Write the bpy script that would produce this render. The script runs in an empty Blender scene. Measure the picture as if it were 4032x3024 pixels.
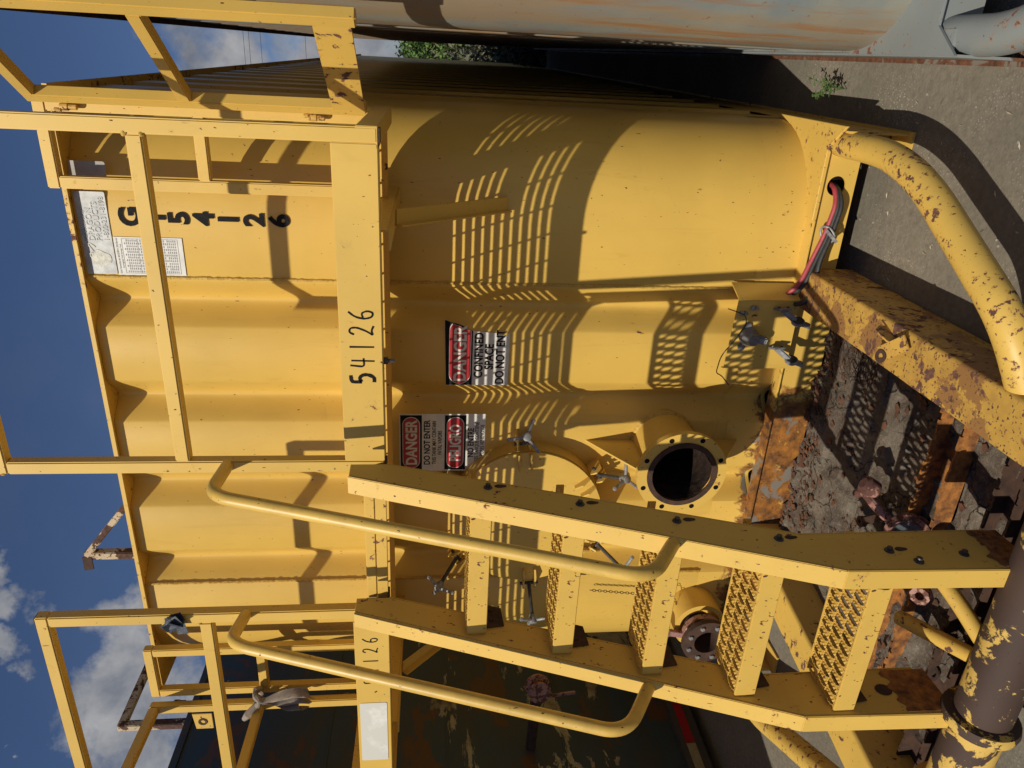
import bpy, bmesh, math, random
from mathutils import Vector, Matrix, noise
R = math.radians
random.seed(7)
S = bpy.context.scene
COL = S.collection

# ------------------------------------------------------------------ camera
F_PX, YAW, PITCH, ROLL = 2909.92, R(24.333), R(-6.327), R(0.289)
fw = Vector((-math.sin(YAW)*math.cos(PITCH), math.cos(YAW)*math.cos(PITCH), math.sin(PITCH)))
rt = fw.cross(Vector((0, 0, 1))).normalized(); up = rt.cross(fw)
r2 = math.cos(ROLL)*rt + math.sin(ROLL)*up; u2 = -math.sin(ROLL)*rt + math.cos(ROLL)*up
cd = bpy.data.cameras.new('camera'); cam = bpy.data.objects.new('camera', cd); COL.objects.link(cam)
cx, cy, cz = -u2, r2, -fw                      # the phone was held on its side: image right is world down
M = Matrix(((cx.x, cy.x, cz.x, .73692), (cx.y, cy.y, cz.y, -2.8), (cx.z, cy.z, cz.z, 1.66857), (0, 0, 0, 1)))
cam.matrix_world = M
cd.sensor_width = 36; cd.lens = F_PX/4032*36; cd.clip_start = .05; cd.clip_end = 2000
S.camera = cam
S.render.resolution_x, S.render.resolution_y = 1024, 768
S.view_settings.view_transform = 'Standard'; S.view_settings.look = 'None'
S.view_settings.exposure = -0.25; S.view_settings.gamma = 1

# ------------------------------------------------------------------ node helper
class NT:
    def __init__(s, tree): s.t = tree; s.n = tree.nodes; s.l = tree.links
    def new(s, typ, **kw):
        n = s.n.new(typ)
        for k, v in kw.items():
            if hasattr(n, k): setattr(n, k, v)
        return n
    def put(s, sock, v):
        if isinstance(v, bpy.types.NodeSocket): s.l.new(v, sock)
        elif v is not None: sock.default_value = v
    def coords(s, kind='Object', scale=(1, 1, 1), loc=(0, 0, 0), rot=(0, 0, 0)):
        tc = s.new('ShaderNodeTexCoord'); mp = s.new('ShaderNodeMapping')
        s.l.new(tc.outputs[kind], mp.inputs[0])
        mp.inputs['Scale'].default_value = scale; mp.inputs['Location'].default_value = loc; mp.inputs['Rotation'].default_value = rot
        return mp.outputs[0]
    def noise(s, vec, scale, detail=4, rough=.55, dist=0):
        n = s.new('ShaderNodeTexNoise'); s.put(n.inputs['Vector'], vec)
        n.inputs['Scale'].default_value = scale; n.inputs['Detail'].default_value = detail
        n.inputs['Roughness'].default_value = rough; n.inputs['Distortion'].default_value = dist
        return n.outputs[0]
    def vor(s, vec, scale, feature='F1', out='Distance', rnd=1):
        n = s.new('ShaderNodeTexVoronoi', feature=feature); s.put(n.inputs['Vector'], vec); n.inputs['Scale'].default_value = scale
        n.inputs['Randomness'].default_value = rnd
        return n.outputs[out]
    def math(s, op, a, b=None, clamp=False):
        n = s.new('ShaderNodeMath', operation=op); n.use_clamp = clamp
        s.put(n.inputs[0], a)
        if b is not None: s.put(n.inputs[1], b)
        return n.outputs[0]
    def step(s, v, lo, hi):
        n = s.new('ShaderNodeMapRange'); s.put(n.inputs[0], v)
        n.inputs[1].default_value = lo; n.inputs[2].default_value = hi; n.inputs[3].default_value = 0; n.inputs[4].default_value = 1
        n.clamp = True
        return n.outputs[0]
    def mix(s, f, a, b):
        n = s.new('ShaderNodeMix', data_type='RGBA'); s.put(n.inputs[0], f)
        for i, v in ((6, a), (7, b)):
            if isinstance(v, tuple): v = tuple(v) + (1,) if len(v) == 3 else v
            s.put(n.inputs[i], v)
        return n.outputs[2]
    def sep(s, vec):
        n = s.new('ShaderNodeSeparateXYZ'); s.put(n.inputs[0], vec); return n.outputs
    def bump(s, h, strength=.3, dist=.01, nrm=None):
        n = s.new('ShaderNodeBump'); s.put(n.inputs['Height'], h); n.inputs['Strength'].default_value = strength
        n.inputs['Distance'].default_value = dist
        if nrm is not None: s.put(n.inputs['Normal'], nrm)
        return n.outputs[0]

# ------------------------------------------------------------------ world, sun
SUNV = Vector((.313, 1, -.938)).normalized()          # direction the light travels
W = bpy.data.worlds.new('World'); S.world = W; W.use_nodes = True
w = NT(W.node_tree); w.n.clear()
sky = w.new('ShaderNodeTexSky'); sky.sky_type = 'NISHITA'; sky.sun_disc = False
sky.sun_elevation = math.asin(-SUNV.z); sky.sun_rotation = math.atan2(-SUNV.x, -SUNV.y)
sky.altitude = 100; sky.air_density = 1.0; sky.dust_density = .6; sky.ozone_density = 1.6
tcw = w.new('ShaderNodeTexCoord')
d = w.sep(tcw.outputs['Generated'])
zz = w.math('ADD', w.math('MAXIMUM', d[2], 0.0), .12)
comb = w.new('ShaderNodeCombineXYZ')
w.put(comb.inputs[0], w.math('DIVIDE', d[0], zz)); w.put(comb.inputs[1], w.math('DIVIDE', d[1], zz)); comb.inputs[2].default_value = 3.1
n1 = w.noise(comb.outputs[0], .62, 8, .56, .3)
# where the clouds stand (directions): soft masks broken up by the noise
def blob(dirv, rad):
    dirv = Vector(dirv).normalized()
    vm = w.new('ShaderNodeVectorMath', operation='DISTANCE')
    w.l.new(cadd.outputs[0], vm.inputs[0]); vm.inputs[1].default_value = dirv
    return w.step(vm.outputs['Value'], rad, rad*.15)
cn = w.new('ShaderNodeTexNoise'); w.l.new(tcw.outputs['Generated'], cn.inputs['Vector']); cn.inputs['Scale'].default_value = 11; cn.inputs['Detail'].default_value = 6; cn.inputs['Roughness'].default_value = .6
csub = w.new('ShaderNodeVectorMath', operation='SUBTRACT'); w.l.new(cn.outputs['Color'], csub.inputs[0]); csub.inputs[1].default_value = (.5, .5, .5)
cscl = w.new('ShaderNodeVectorMath', operation='SCALE'); w.l.new(csub.outputs[0], cscl.inputs[0]); cscl.inputs['Scale'].default_value = .22
cadd = w.new('ShaderNodeVectorMath', operation='ADD'); w.l.new(tcw.outputs['Generated'], cadd.inputs[0]); w.l.new(cscl.outputs[0], cadd.inputs[1])
blobs = [((-.66, .66, .345), .115), ((-.735, .605, .30), .11), ((-.70, .63, .33), .10), ((-.64, .69, .335), .08), ((-.555, .70, .462), .05),
         ((-.60, .66, .465), .045), ((-.02, .965, .25), .10), ((.0, .99, .09), .16), ((-.70, .60, .44), .02)]
tot = None
for b in blobs:
    v = blob(*b); tot = v if tot is None else w.math('MAXIMUM', tot, v)
n3 = w.noise(tcw.outputs['Generated'], 9, 8, .6, .4)
cm = w.step(w.math('ADD', w.math('MULTIPLY', tot, .60), w.math('MULTIPLY', n3, .85)), .66, .92)
wisps = w.math('MULTIPLY', w.step(n1, .5, .85), .10)
cm = w.math('MAXIMUM', cm, wisps)
n2 = w.noise(tcw.outputs['Generated'], 14, 6, .6, .2)
ccol = w.mix(w.step(n2, .35, .68), (2.6, 2.9, 3.6), (6.6, 6.6, 6.8))
hs = w.new('ShaderNodeHueSaturation'); hs.inputs['Saturation'].default_value = 1.02; hs.inputs['Value'].default_value = .66
w.l.new(sky.outputs[0], hs.inputs['Color'])
tint = w.new('ShaderNodeMix', data_type='RGBA', blend_type='MULTIPLY'); tint.inputs[0].default_value = 1; w.l.new(hs.outputs[0], tint.inputs[6]); tint.inputs[7].default_value = (1.0, 1.12, 1.42, 1)
bgc = w.mix(cm, tint.outputs[2], ccol)
bg = w.new('ShaderNodeBackground'); bg.inputs['Strength'].default_value = .070
w.put(bg.inputs['Color'], bgc)
wo = w.new('ShaderNodeOutputWorld'); w.l.new(bg.outputs[0], wo.inputs[0])
sl = bpy.data.lights.new('sun', 'SUN'); sl.energy = 5.0; sl.angle = R(.5); sl.color = (1, .91, .74)
so = bpy.data.objects.new('sun', sl); COL.objects.link(so)
so.rotation_euler = SUNV.to_track_quat('-Z', 'Y').to_euler(); so.location = (-3, -20, 16)

# ------------------------------------------------------------------ materials
def newmat(name):
    m = bpy.data.materials.new(name); m.use_nodes = True
    t = NT(m.node_tree); t.n.clear()
    o = t.new('ShaderNodeOutputMaterial'); b = t.new('ShaderNodeBsdfPrincipled'); t.l.new(b.outputs[0], o.inputs[0])
    return m, t, b
YEL = (.655, .428, .092)
def painted(name, base=YEL, chip=.70, chipscale=30, stretch=(1, 1, 1), rust=(.075, .03, .018), rough=.42, specks=.74, vary=.1, seed=0, wearx=None, wearx2=None, stain=0, patch=None, patchcol=None, patchscale=4, dirt=.0, dirtcol=(.16, .08, .03), bumpy=.1):
    m, t, b = newmat(name)
    co = t.coords(loc=(seed*3.1, seed*1.7, seed*.9))
    cs = t.coords(scale=stretch, loc=(seed, seed*2.3, 0))
    n = t.noise(co, 2.2, 5)
    c = t.mix(t.step(n, .3, .7), tuple(x*(1-vary) for x in base), tuple(min(1, x*(1+vary*.5)) for x in base))
    if stain:                                   # faint downward smears and scuffs
        sm = t.step(t.noise(t.coords(scale=(3.5, 3.5, .5), loc=(2, 4, 0)), 6, 7, .7, .8), .56, .78)
        c = t.mix(t.math('MULTIPLY', sm, stain), c, tuple(x*.72 for x in base))
        sc2 = t.step(t.noise(t.coords(scale=(1, 1, 2.2), loc=(7, 1, 2)), 3.2, 8, .72, 1.2), .64, .70)
        c = t.mix(t.math('MULTIPLY', sc2, .30), c, (.46, .31, .10))
        dr = t.math('MULTIPLY', t.step(t.noise(t.coords(scale=(1, 1, .22), loc=(1, 3, 5)), 55, 4, .55), .70, .73), t.step(t.noise(t.coords(loc=(8, 2, 1)), 5, 3), .52, .60))
        c = t.mix(t.math('MULTIPLY', dr, .8), c, (.11, .045, .02))
    if dirt:
        c = t.mix(t.math('MULTIPLY', t.step(t.noise(cs, 9, 8, .7), .45, .8), dirt), c, dirtcol)
    nb = t.math('ADD', t.noise(cs, chipscale, 7, .62, .25), t.math('MULTIPLY', t.math('SUBTRACT', t.noise(t.coords(loc=(4, seed, 6)), 4.2, 4), .56), .58))
    hb = nb
    k = t.step(nb, chip, chip+.012)
    if specks:
        v = t.noise(t.coords(scale=(1, 1, .55), loc=(seed+9, 0, 3)), 95, 3, .5)
        k = t.math('MAXIMUM', k, t.step(v, specks, specks+.02))
    halo = t.math('MULTIPLY', t.step(nb, chip-.07, chip+.01), .35)
    c = t.mix(halo, c, (.36, .16, .04))
    if wearx:                                   # heavier decay along one axis (axis, from, to, colour)
        ax, lo, hi, wc = wearx
        g = t.step(t.sep(t.coords())[ax], lo, hi)
        if wearx2: g = t.math('MULTIPLY', g, t.math('ADD', t.math('MULTIPLY', t.step(t.sep(t.coords())[wearx2[0]], wearx2[1], wearx2[2]), .9), .12))
        nn = t.noise(co, 13, 8, .68, .5)
        w1 = t.step(t.math('ADD', nn, t.math('MULTIPLY', g, .42)), .74, .82)
        rr = t.mix(t.step(t.noise(co, 24, 6, .7), .35, .68), (.07, .035, .022), wc)
        c = t.mix(w1, c, rr)
        k2 = t.step(t.math('ADD', t.noise(co, 7, 8, .65, .8), t.math('MULTIPLY', g, .26)), .80, .825)
        c = t.mix(k2, c, (.19, .17, .145))
        hb = t.math('ADD', nb, t.math('MULTIPLY', w1, -.7))
    if patch:
        pn = t.noise(cs, patchscale, 9, .68, .6)
        c = t.mix(t.step(pn, patch, patch+.02), c, patchcol)
        hb = t.math('ADD', hb, t.math('MULTIPLY', t.step(pn, patch, patch+.02), -.4))
    rc = t.mix(t.step(t.noise(co, 60, 4), .4, .65), rust, tuple(x*1.9 for x in rust))
    c = t.mix(k, c, rc)
    t.put(b.inputs['Base Color'], c)
    rg = t.math('ADD', t.math('MULTIPLY', t.math('MAXIMUM', k, halo), .45), rough)
    t.put(b.inputs['Roughness'], t.math('ADD', rg, t.math('MULTIPLY', n, .12)))
    h = t.math('ADD', t.math('MULTIPLY', k, -1.0), t.math('MULTIPLY', t.noise(co, 260, 2), .10))
    h = t.math('ADD', h, t.math('MULTIPLY', t.noise(co, 5, 3), .6))
    t.put(b.inputs['Normal'], t.bump(h, bumpy, .004))
    return m
def dull(m, v=.12):
    for n_ in m.node_tree.nodes:
        if n_.type == 'BSDF_PRINCIPLED': n_.inputs['Specular IOR Level'].default_value = v
    return m
def simple(name, c1, c2=None, scale=20, rough=.6, metal=0, bump=.2, stretch=(1, 1, 1), lo=.35, hi=.65, det=6, dist=.004):
    m, t, b = newmat(name)
    v = t.noise(t.coords(scale=stretch), scale, det, .62)
    t.put(b.inputs['Base Color'], t.mix(t.step(v, lo, hi), c1, c2 or tuple(x*.75 for x in c1)))
    b.inputs['Roughness'].default_value = rough; b.inputs['Metallic'].default_value = metal
    t.put(b.inputs['Normal'], t.bump(v, bump, dist))
    return m
MY = painted('yellow_paint_wall', chip=.735, chipscale=16, stretch=(2.2, 2.2, .8), specks=.712, vary=.11, bumpy=.12, stain=.5, rough=.32)
MYF = painted('yellow_paint_frame', chip=.715, chipscale=28, specks=.705, seed=3, bumpy=.18, vary=.12, stain=.3)
MYC = painted('yellow_paint_chipped', chip=.605, chipscale=30, stretch=(1, 1, 1), rust=(.09, .04, .032), specks=.70, seed=5, bumpy=.35)
MYB = painted('yellow_paint_rusting', base=(.57, .35, .075), chip=.565, chipscale=24, specks=.62, seed=8, dirt=.8, dirtcol=(.27, .13, .05), bumpy=.5, rust=(.095, .045, .032), patch=.52, patchcol=(.30, .155, .055), patchscale=5)
MYST = painted('yellow_stringer_paint', chip=.68, chipscale=30, rust=(.10, .045, .028), specks=.69, seed=71, bumpy=.2, stain=.3)
MYHR = painted('yellow_handrail_paint', chip=.72, chipscale=30, specks=.70, seed=73, bumpy=.15, dirt=.45, dirtcol=(.13, .085, .035), rough=.36)
MYT2 = painted('yellow_tube_paint', chip=.575, chipscale=44, stretch=(1, 1, 1.0), rust=(.095, .042, .03), specks=.68, seed=5, bumpy=.4)
MYS = painted('yellow_paint_sill', chip=.69, chipscale=24, seed=11, specks=.7, wearx=(0, -.36, -.66, (.42, .17, .03)), bumpy=.5)
MYW = painted('yellow_paint_wallfoot', chip=.70, chipscale=20, seed=0, specks=.70, vary=.09, stain=.35, wearx=(2, .30, .17, (.40, .17, .035)), bumpy=.3, wearx2=(0, -.35, -.75))
MRUST = simple('rusted_steel', (.075, .036, .023), (.032, .018, .014), 26, .85, 0, .7)
MORUST = simple('flaking_orange_rust', (.42, .17, .035), (.10, .04, .02), 30, .9, 0, 1.0)
MBROWN = painted('brown_primer_pipe', base=(.055, .031, .023), chip=.9, specks=.72, patch=.525, patchcol=(.56, .37, .085), patchscale=6.5, stretch=(1, 1, 1), seed=21, bumpy=.9, rough=.72, vary=.3)
MPINK = painted('pink_primer_valve', base=(.33, .175, .16), chip=.49, chipscale=34, rust=(.075, .032, .026), specks=.62, dirt=.6, dirtcol=(.12, .06, .05), seed=17, bumpy=.5)
MGREYW = None
MZINC = simple('dull_zinc', (.36, .365, .375), (.19, .19, .195), 60, .5, .35, .15)
MSTEEL = simple('dark_bolt_steel', (.10, .10, .11), (.06, .055, .05), 80, .5, .6, .2)
MBLACK = simple('black_rubber', (.018, .019, .021), (.03, .03, .032), 40, .55)
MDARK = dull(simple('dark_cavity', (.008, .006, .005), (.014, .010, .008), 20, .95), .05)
MRED = simple('red_hose', (.42, .055, .075), (.3, .04, .05), 30, .5)
MINK = dull(simple('black_ink', (.008, .008, .010), (.016, .016, .018), 90, .7, 0, .05))
MWHITE = simple('white_vinyl', (.72, .72, .70), (.60, .60, .58), 30, .4, 0, .1)
MSIGNRED = simple('sign_red', (.42, .022, .03), (.36, .02, .028), 25, .4, 0, .05)
MALU = simple('bare_aluminium', (.44, .455, .465), (.30, .31, .32), 30, .5, .25, .12)
MCLOTH = simple('grimy_cloth', (.30, .25, .21), (.20, .17, .15), 30, .9, 0, .6)
MTAPE = simple('black_tape', (.03, .04, .055), (.05, .06, .08), 60, .35, 0, .3)
MYWELD = simple('yellow_weld_bead', (.62, .40, .08), (.42, .26, .05), 90, .45, 0, .9, dist=.006)

def ground_mat():
    m, t, b = newmat('packed_caliche_ground')
    co = t.coords()
    a = t.noise(co, 1.4, 6); f = t.noise(co, 38, 8, .7); g = t.vor(co, 85); g2 = t.vor(t.coords(loc=(3, 3, 0)), 36)
    c = t.mix(t.step(a, .35, .65), (.15, .135, .108), (.225, .20, .16))
    c = t.mix(t.step(f, .3, .6), t.mix(.6, c, (.095, .082, .065)), c)
    sp = t.math('MULTIPLY', t.step(g, .30, .16), t.step(t.noise(co, 2.6, 3), .45, .62))
    c = t.mix(t.math('MULTIPLY', sp, .7), c, (.42, .39, .33))
    c = t.mix(t.math('MULTIPLY', t.step(g2, .12, .05), .8), c, (.09, .075, .06))
    st_ = t.step(t.noise(t.coords(loc=(9, 1, 0)), 2.1, 7, .62, .9), .56, .74)
    c = t.mix(t.math('MULTIPLY', st_, .45), c, (.085, .072, .055))
    ck = t.step(t.vor(t.coords(loc=(2, 5, 0)), 1.15, 'DISTANCE_TO_EDGE'), .010, .002)
    pass
    t.put(b.inputs['Base Color'], c); b.inputs['Roughness'].default_value = .95
    h = t.math('ADD', t.math('MULTIPLY', f, 1.0), t.math('MULTIPLY', t.math('SUBTRACT', 1, g), .5))
    t.put(b.inputs['Normal'], t.bump(h, .45, .004))
    return m
MGROUND = ground_mat()
def mud_mat():
    m, t, b = newmat('dried_mud_crust')
    co = t.coords(); dn = t.noise(co, 5, 5)
    vm = t.new('ShaderNodeVectorMath', operation='ADD'); t.put(vm.inputs[0], co)
    nz = t.new('ShaderNodeTexNoise'); t.put(nz.inputs['Vector'], co); nz.inputs['Scale'].default_value = 9; nz.inputs['Detail'].default_value = 5
    sc = t.new('ShaderNodeVectorMath', operation='SCALE'); t.l.new(nz.outputs['Color'], sc.inputs[0]); sc.inputs['Scale'].default_value = .16
    t.l.new(sc.outputs[0], vm.inputs[1])
    cr = t.vor(vm.outputs[0], 6.5, 'DISTANCE_TO_EDGE')
    crack = t.math('MULTIPLY', t.step(cr, .025, .008), t.step(t.noise(co, 4, 3), .42, .55))
    c = t.mix(t.step(dn, .35, .65), (.065, .046, .035), (.165, .140, .112))
    c = t.mix(t.step(t.noise(co, 14, 7, .7), .55, .75), c, (.10, .045, .028))
    c = t.mix(crack, c, (.02, .014, .01))
    f = t.noise(co, 70, 5, .7)
    c = t.mix(t.math('MULTIPLY', t.step(f, .5, .75), .5), c, (.33, .29, .24))
    t.put(b.inputs['Base Color'], c); b.inputs['Roughness'].default_value = .95
    h = t.math('ADD', t.math('MULTIPLY', crack, -2), t.math('ADD', f, t.math('MULTIPLY', dn, 2)))
    t.put(b.inputs['Normal'], t.bump(h, .8, .01))
    return m
MMUD = mud_mat()
def grey_tank_mat():
    m, t, b = newmat('grey_paint_rust_streaks')
    co = t.coords(); st = t.coords(scale=(1.6, 1.6, .22))
    a = t.noise(st, 3.2, 6, .6); a2 = t.noise(t.coords(scale=(4, 4, .35), loc=(5, 2, 1)), 5, 7, .65)
    c = t.mix(t.step(t.noise(co, 2.4, 5), .40, .60), (.165, .20, .215), (.25, .25, .215))
    hz = t.math('MULTIPLY', t.step(t.sep(t.coords())[2], .5, 1.7), .09)
    c = t.mix(t.math('MULTIPLY', t.step(t.math('ADD', a, hz), .47, .60), .85), c, (.26, .19, .115))
    c = t.mix(t.math('MULTIPLY', t.step(a2, .51, .62), .8), c, (.27, .125, .045))
    k = t.step(t.noise(co, 42, 6, .65), .66, .68)
    c = t.mix(k, c, (.20, .09, .05))
    t.put(b.inputs['Base Color'], c); b.inputs['Roughness'].default_value = .6
    t.put(b.inputs['Normal'], t.bump(t.noise(co, 3, 4), .15, .02))
    return m
MGT = grey_tank_mat()
MGF = painted('grey_paint_chipped', base=(.21, .235, .24), chip=.595, chipscale=24, rust=(.13, .058, .038), specks=.70, seed=31, bumpy=.4, vary=.15)
MBRF = simple('worn_red_brown_edge', (.28, .125, .075), (.16, .07, .045), 30, .8)
def dark_tank_mat():
    m, t, b = newmat('dark_peeling_paint')
    co = t.coords(); st = t.coords(scale=(1, 1, 3.0))
    c = t.mix(t.step(t.noise(st, 2.2, 6), .4, .62), (.020, .042, .064), (.034, .036, .038))
    sh = t.coords(scale=(1, .8, 2.0), loc=(0, 1.34, .42))
    p = t.noise(sh, 1.5, 11, .66, .5)
    zz_ = t.sep(t.coords())[2]
    pm = t.step(t.math('ADD', p, t.math('MULTIPLY', t.step(zz_, 1.9, 1.2), .10)), .665, .675)
    c = t.mix(pm, c, t.mix(t.step(t.noise(co, 8, 6, .7), .45, .6), (.33, .30, .20), (.16, .13, .085)))
    q = t.step(t.noise(t.coords(scale=(1, .9, 1.5), loc=(0, 2.1, 3.3)), 1.9, 10, .66, .3), .56, .575)
    c = t.mix(q, c, (.085, .035, .018))
    t.put(b.inputs['Base Color'], c); b.inputs['Roughness'].default_value = .5
    t.put(b.inputs['Normal'], t.bump(t.math('ADD', t.math('MULTIPLY', pm, -1), t.noise(st, 3, 4)), .3, .01))
    return m
MDT = dark_tank_mat()

# ------------------------------------------------------------------ mesh helpers
def obj(name, bm, mat, parent=None, label=None, smooth=True, angle=35, bevel=0):
    if bevel:
        try: bmesh.ops.bevel(bm, geom=bm.edges[:], offset=bevel, segments=2, affect='EDGES', clamp_overlap=True)
        except Exception: pass
    bmesh.ops.recalc_face_normals(bm, faces=bm.faces[:])
    me = bpy.data.meshes.new(name); bm.to_mesh(me); bm.free()
    for mm in (mat if isinstance(mat, (list, tuple)) else [mat]): me.materials.append(mm)
    if smooth:
        for p in me.polygons: p.use_smooth = True
        me.set_sharp_from_angle(angle=R(angle))
    o = bpy.data.objects.new(name, me); COL.objects.link(o)
    if parent is not None:
        o.parent = parent; o.matrix_parent_inverse = parent_mat(parent).inverted()
    if label: o['label'] = label
    return o
def parent_mat(p):
    m = Matrix.Translation(p.location) @ p.rotation_euler.to_matrix().to_4x4()
    return m
def thing(name, label, cat, loc=(0, 0, 0), group=None):
    o = bpy.data.objects.new(name, None); COL.objects.link(o); o.location = loc; o.empty_display_size = .1
    o['label'] = label; o['category'] = cat
    if group: o['group'] = group
    return o
def tag(o, label, cat, group=None, kind=None):
    if label: o['label'] = label
    if cat: o['category'] = cat
    if group: o['group'] = group
    if kind: o['kind'] = kind
    return o
def B(): return bmesh.new()
def box(bm, x0, x1, y0, y1, z0, z1, mi=0):
    vs = [bm.verts.new(p) for p in ((x0, y0, z0), (x1, y0, z0), (x1, y1, z0), (x0, y1, z0), (x0, y0, z1), (x1, y0, z1), (x1, y1, z1), (x0, y1, z1))]
    for f in ((0, 3, 2, 1), (4, 5, 6, 7), (0, 1, 5, 4), (1, 2, 6, 5), (2, 3, 7, 6), (3, 0, 4, 7)):
        bm.faces.new([vs[i] for i in f]).material_index = mi
def rbox(bm, x0, x1, y0, y1, z0, z1, r=.004):
    t = B(); box(t, x0, x1, y0, y1, z0, z1); merge_bevel(bm, t, r)
def merge_bevel(bm, t, r, seg=2):
    bmesh.ops.recalc_face_normals(t, faces=t.faces[:])
    if r: bmesh.ops.bevel(t, geom=t.edges[:], offset=r, segments=seg, affect='EDGES', clamp_overlap=True)
    me = bpy.data.meshes.new('tmp'); t.to_mesh(me); t.free(); bm.from_mesh(me); bpy.data.meshes.remove(me)
def bar(bm, a, b, wd, ht, upv=(0, 0, 1), r=.004, mi=0):
    a, b = Vector(a), Vector(b); d = (b-a); L = d.length; d.normalize()
    s = d.cross(Vector(upv)).normalized(); u = s.cross(d)
    t = B(); vs = []
    for k in (0, L):
        for (i, j) in ((-1, -1), (1, -1), (1, 1), (-1, 1)):
            vs.append(t.verts.new(a + d*k + s*(i*wd/2) + u*(j*ht/2)))
    for f in ((0, 1, 2, 3), (7, 6, 5, 4), (0, 4, 5, 1), (1, 5, 6, 2), (2, 6, 7, 3), (3, 7, 4, 0)):
        t.faces.new([vs[i] for i in f]).material_index = mi
    merge_bevel(bm, t, r)
def fillet(pts, rad, n=6):
    pts = [Vector(p) for p in pts]; out = [pts[0]]
    for i in range(1, len(pts)-1):
        p, a, b = pts[i], pts[i-1], pts[i+1]
        da, db = (a-p), (b-p); la, lb = da.length, db.length
        da.normalize(); db.normalize(); rr = min(rad, la*.48, lb*.48)
        for k in range(n+1):
            t = k/n; out.append((p+da*rr)*(1-t)**2 + p*2*t*(1-t) + (p+db*rr)*t*t)
    out.append(pts[-1]); return out
def tube(bm, pts, r, n=14, caps=True, mi=0):
    pts = [Vector(p) for p in pts]; rs = r if isinstance(r, (list, tuple)) else [r]*len(pts)
    d0 = (pts[1]-pts[0]).normalized(); s = d0.orthogonal().normalized(); rings = []
    for i, p in enumerate(pts):
        if i == 0: d = d0
        elif i == len(pts)-1: d = (pts[-1]-pts[-2]).normalized()
        else: d = ((pts[i+1]-p).normalized()+(p-pts[i-1]).normalized()).normalized()
        s = (s - d*s.dot(d)).normalized(); u = d.cross(s)
        rings.append([bm.verts.new(p+(s*math.cos(2*math.pi*k/n)+u*math.sin(2*math.pi*k/n))*rs[i]) for k in range(n)])
    for a, b in zip(rings, rings[1:]):
        for k in range(n): bm.faces.new((a[k], a[(k+1) % n], b[(k+1) % n], b[k])).material_index = mi
    if caps:
        bm.faces.new(rings[0][::-1]).material_index = mi; bm.faces.new(rings[-1]).material_index = mi
def lathe(bm, prof, c, axis, n=24, mi=0, closed=False):
    """prof: list of (radius, distance along axis)"""
    ax = Vector(axis).normalized(); s = ax.orthogonal().normalized(); u = ax.cross(s); c = Vector(c); rings = []
    for (r, h) in prof:
        rings.append([bm.verts.new(c+ax*h+(s*math.cos(2*math.pi*k/n)+u*math.sin(2*math.pi*k/n))*r) for k in range(n)])
    prs = list(zip(rings, rings[1:])) + ([(rings[-1], rings[0])] if closed else [])
    for a, b in prs:
        for k in range(n): bm.faces.new((a[k], a[(k+1) % n], b[(k+1) % n], b[k])).material_index = mi
    if not closed:
        bm.faces.new(rings[0][::-1]).material_index = mi; bm.faces.new(rings[-1]).material_index = mi
def prism(bm, poly, O, U, V, th, r=0, mi=0):
    """poly of (u,v) in plane O+uU+vV, thickness th along U x V"""
    O, U, V = Vector(O), Vector(U), Vector(V); N = U.cross(V).normalized()*th
    t = B(); a = [t.verts.new(O+U*p[0]+V*p[1]) for p in poly]; b = [t.verts.new(v.co+N) for v in a]
    n = len(poly)
    t.faces.new(a[::-1]).material_index = mi; t.faces.new(b).material_index = mi
    for i in range(n): t.faces.new((a[i], a[(i+1) % n], b[(i+1) % n], b[i])).material_index = mi
    merge_bevel(bm, t, r, 1)
def ico(bm, c, r, sub=1, sc=(1, 1, 1)):
    g = bmesh.ops.create_icosphere(bm, subdivisions=sub, radius=r)
    for v in g['verts']: v.co = Vector((v.co.x*sc[0], v.co.y*sc[1], v.co.z*sc[2])) + Vector(c)
def text(bm, s, x, z, h, y, wscale=1, bold=0, th=.0012, align='LEFT', mi=0, space=1):
    """letters standing in the XZ plane facing -Y; h = capital height, z = baseline"""
    cu = bpy.data.curves.new('t', 'FONT'); cu.body = s; cu.align_x = align; cu.size = 1; cu.offset = bold; cu.space_character = space
    cu.resolution_u = 4; cu.extrude = 0
    o = bpy.data.objects.new('t', cu); COL.objects.link(o)
    dg = bpy.context.evaluated_depsgraph_get(); me = o.evaluated_get(dg).to_mesh()
    k = h/.69; vs = [bm.verts.new((x+v.co.x*k*wscale, y, z+v.co.y*k)) for v in me.vertices]
    for p in me.polygons:
        try: bm.faces.new([vs[i] for i in p.vertices]).material_index = mi
        except ValueError: pass
    o.evaluated_get(dg).to_mesh_clear(); bpy.data.objects.remove(o); bpy.data.curves.remove(cu)
def solidify(bm, dv):
    g = bmesh.ops.extrude_face_region(bm, geom=bm.faces[:])
    for e in g['geom']:
        if isinstance(e, bmesh.types.BMVert): e.co += Vector(dv)
def stroke(bm, pts, wd, y, th=.0012):
    """a marker stroke in the XZ plane at depth y, slightly varying width"""
    pts = [Vector((p[0], 0, p[1])) for p in pts]; L = []; Rr = []
    for i, p in enumerate(pts):
        d = (pts[min(i+1, len(pts)-1)]-pts[max(i-1, 0)]).normalized(); nrm = Vector((-d.z, 0, d.x)); ww = wd*(.85+.3*random.random())/2
        L.append(bm.verts.new((p.x+nrm.x*ww, y, p.z+nrm.z*ww))); Rr.append(bm.verts.new((p.x-nrm.x*ww, y, p.z-nrm.z*ww)))
    for i in range(len(pts)-1): bm.faces.new((L[i], L[i+1], Rr[i+1], Rr[i]))
def rrect(x0, x1, z0, z1, r, n=5):
    o = []
    for (cx_, cz_, a0) in ((x1-r, z1-r, 0), (x0+r, z1-r, 90), (x0+r, z0+r, 180), (x1-r, z0+r, 270)):
        for k in range(n+1):
            a = R(a0+90*k/n); o.append((cx_+r*math.cos(a), cz_+r*math.sin(a)))
    return o
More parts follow.
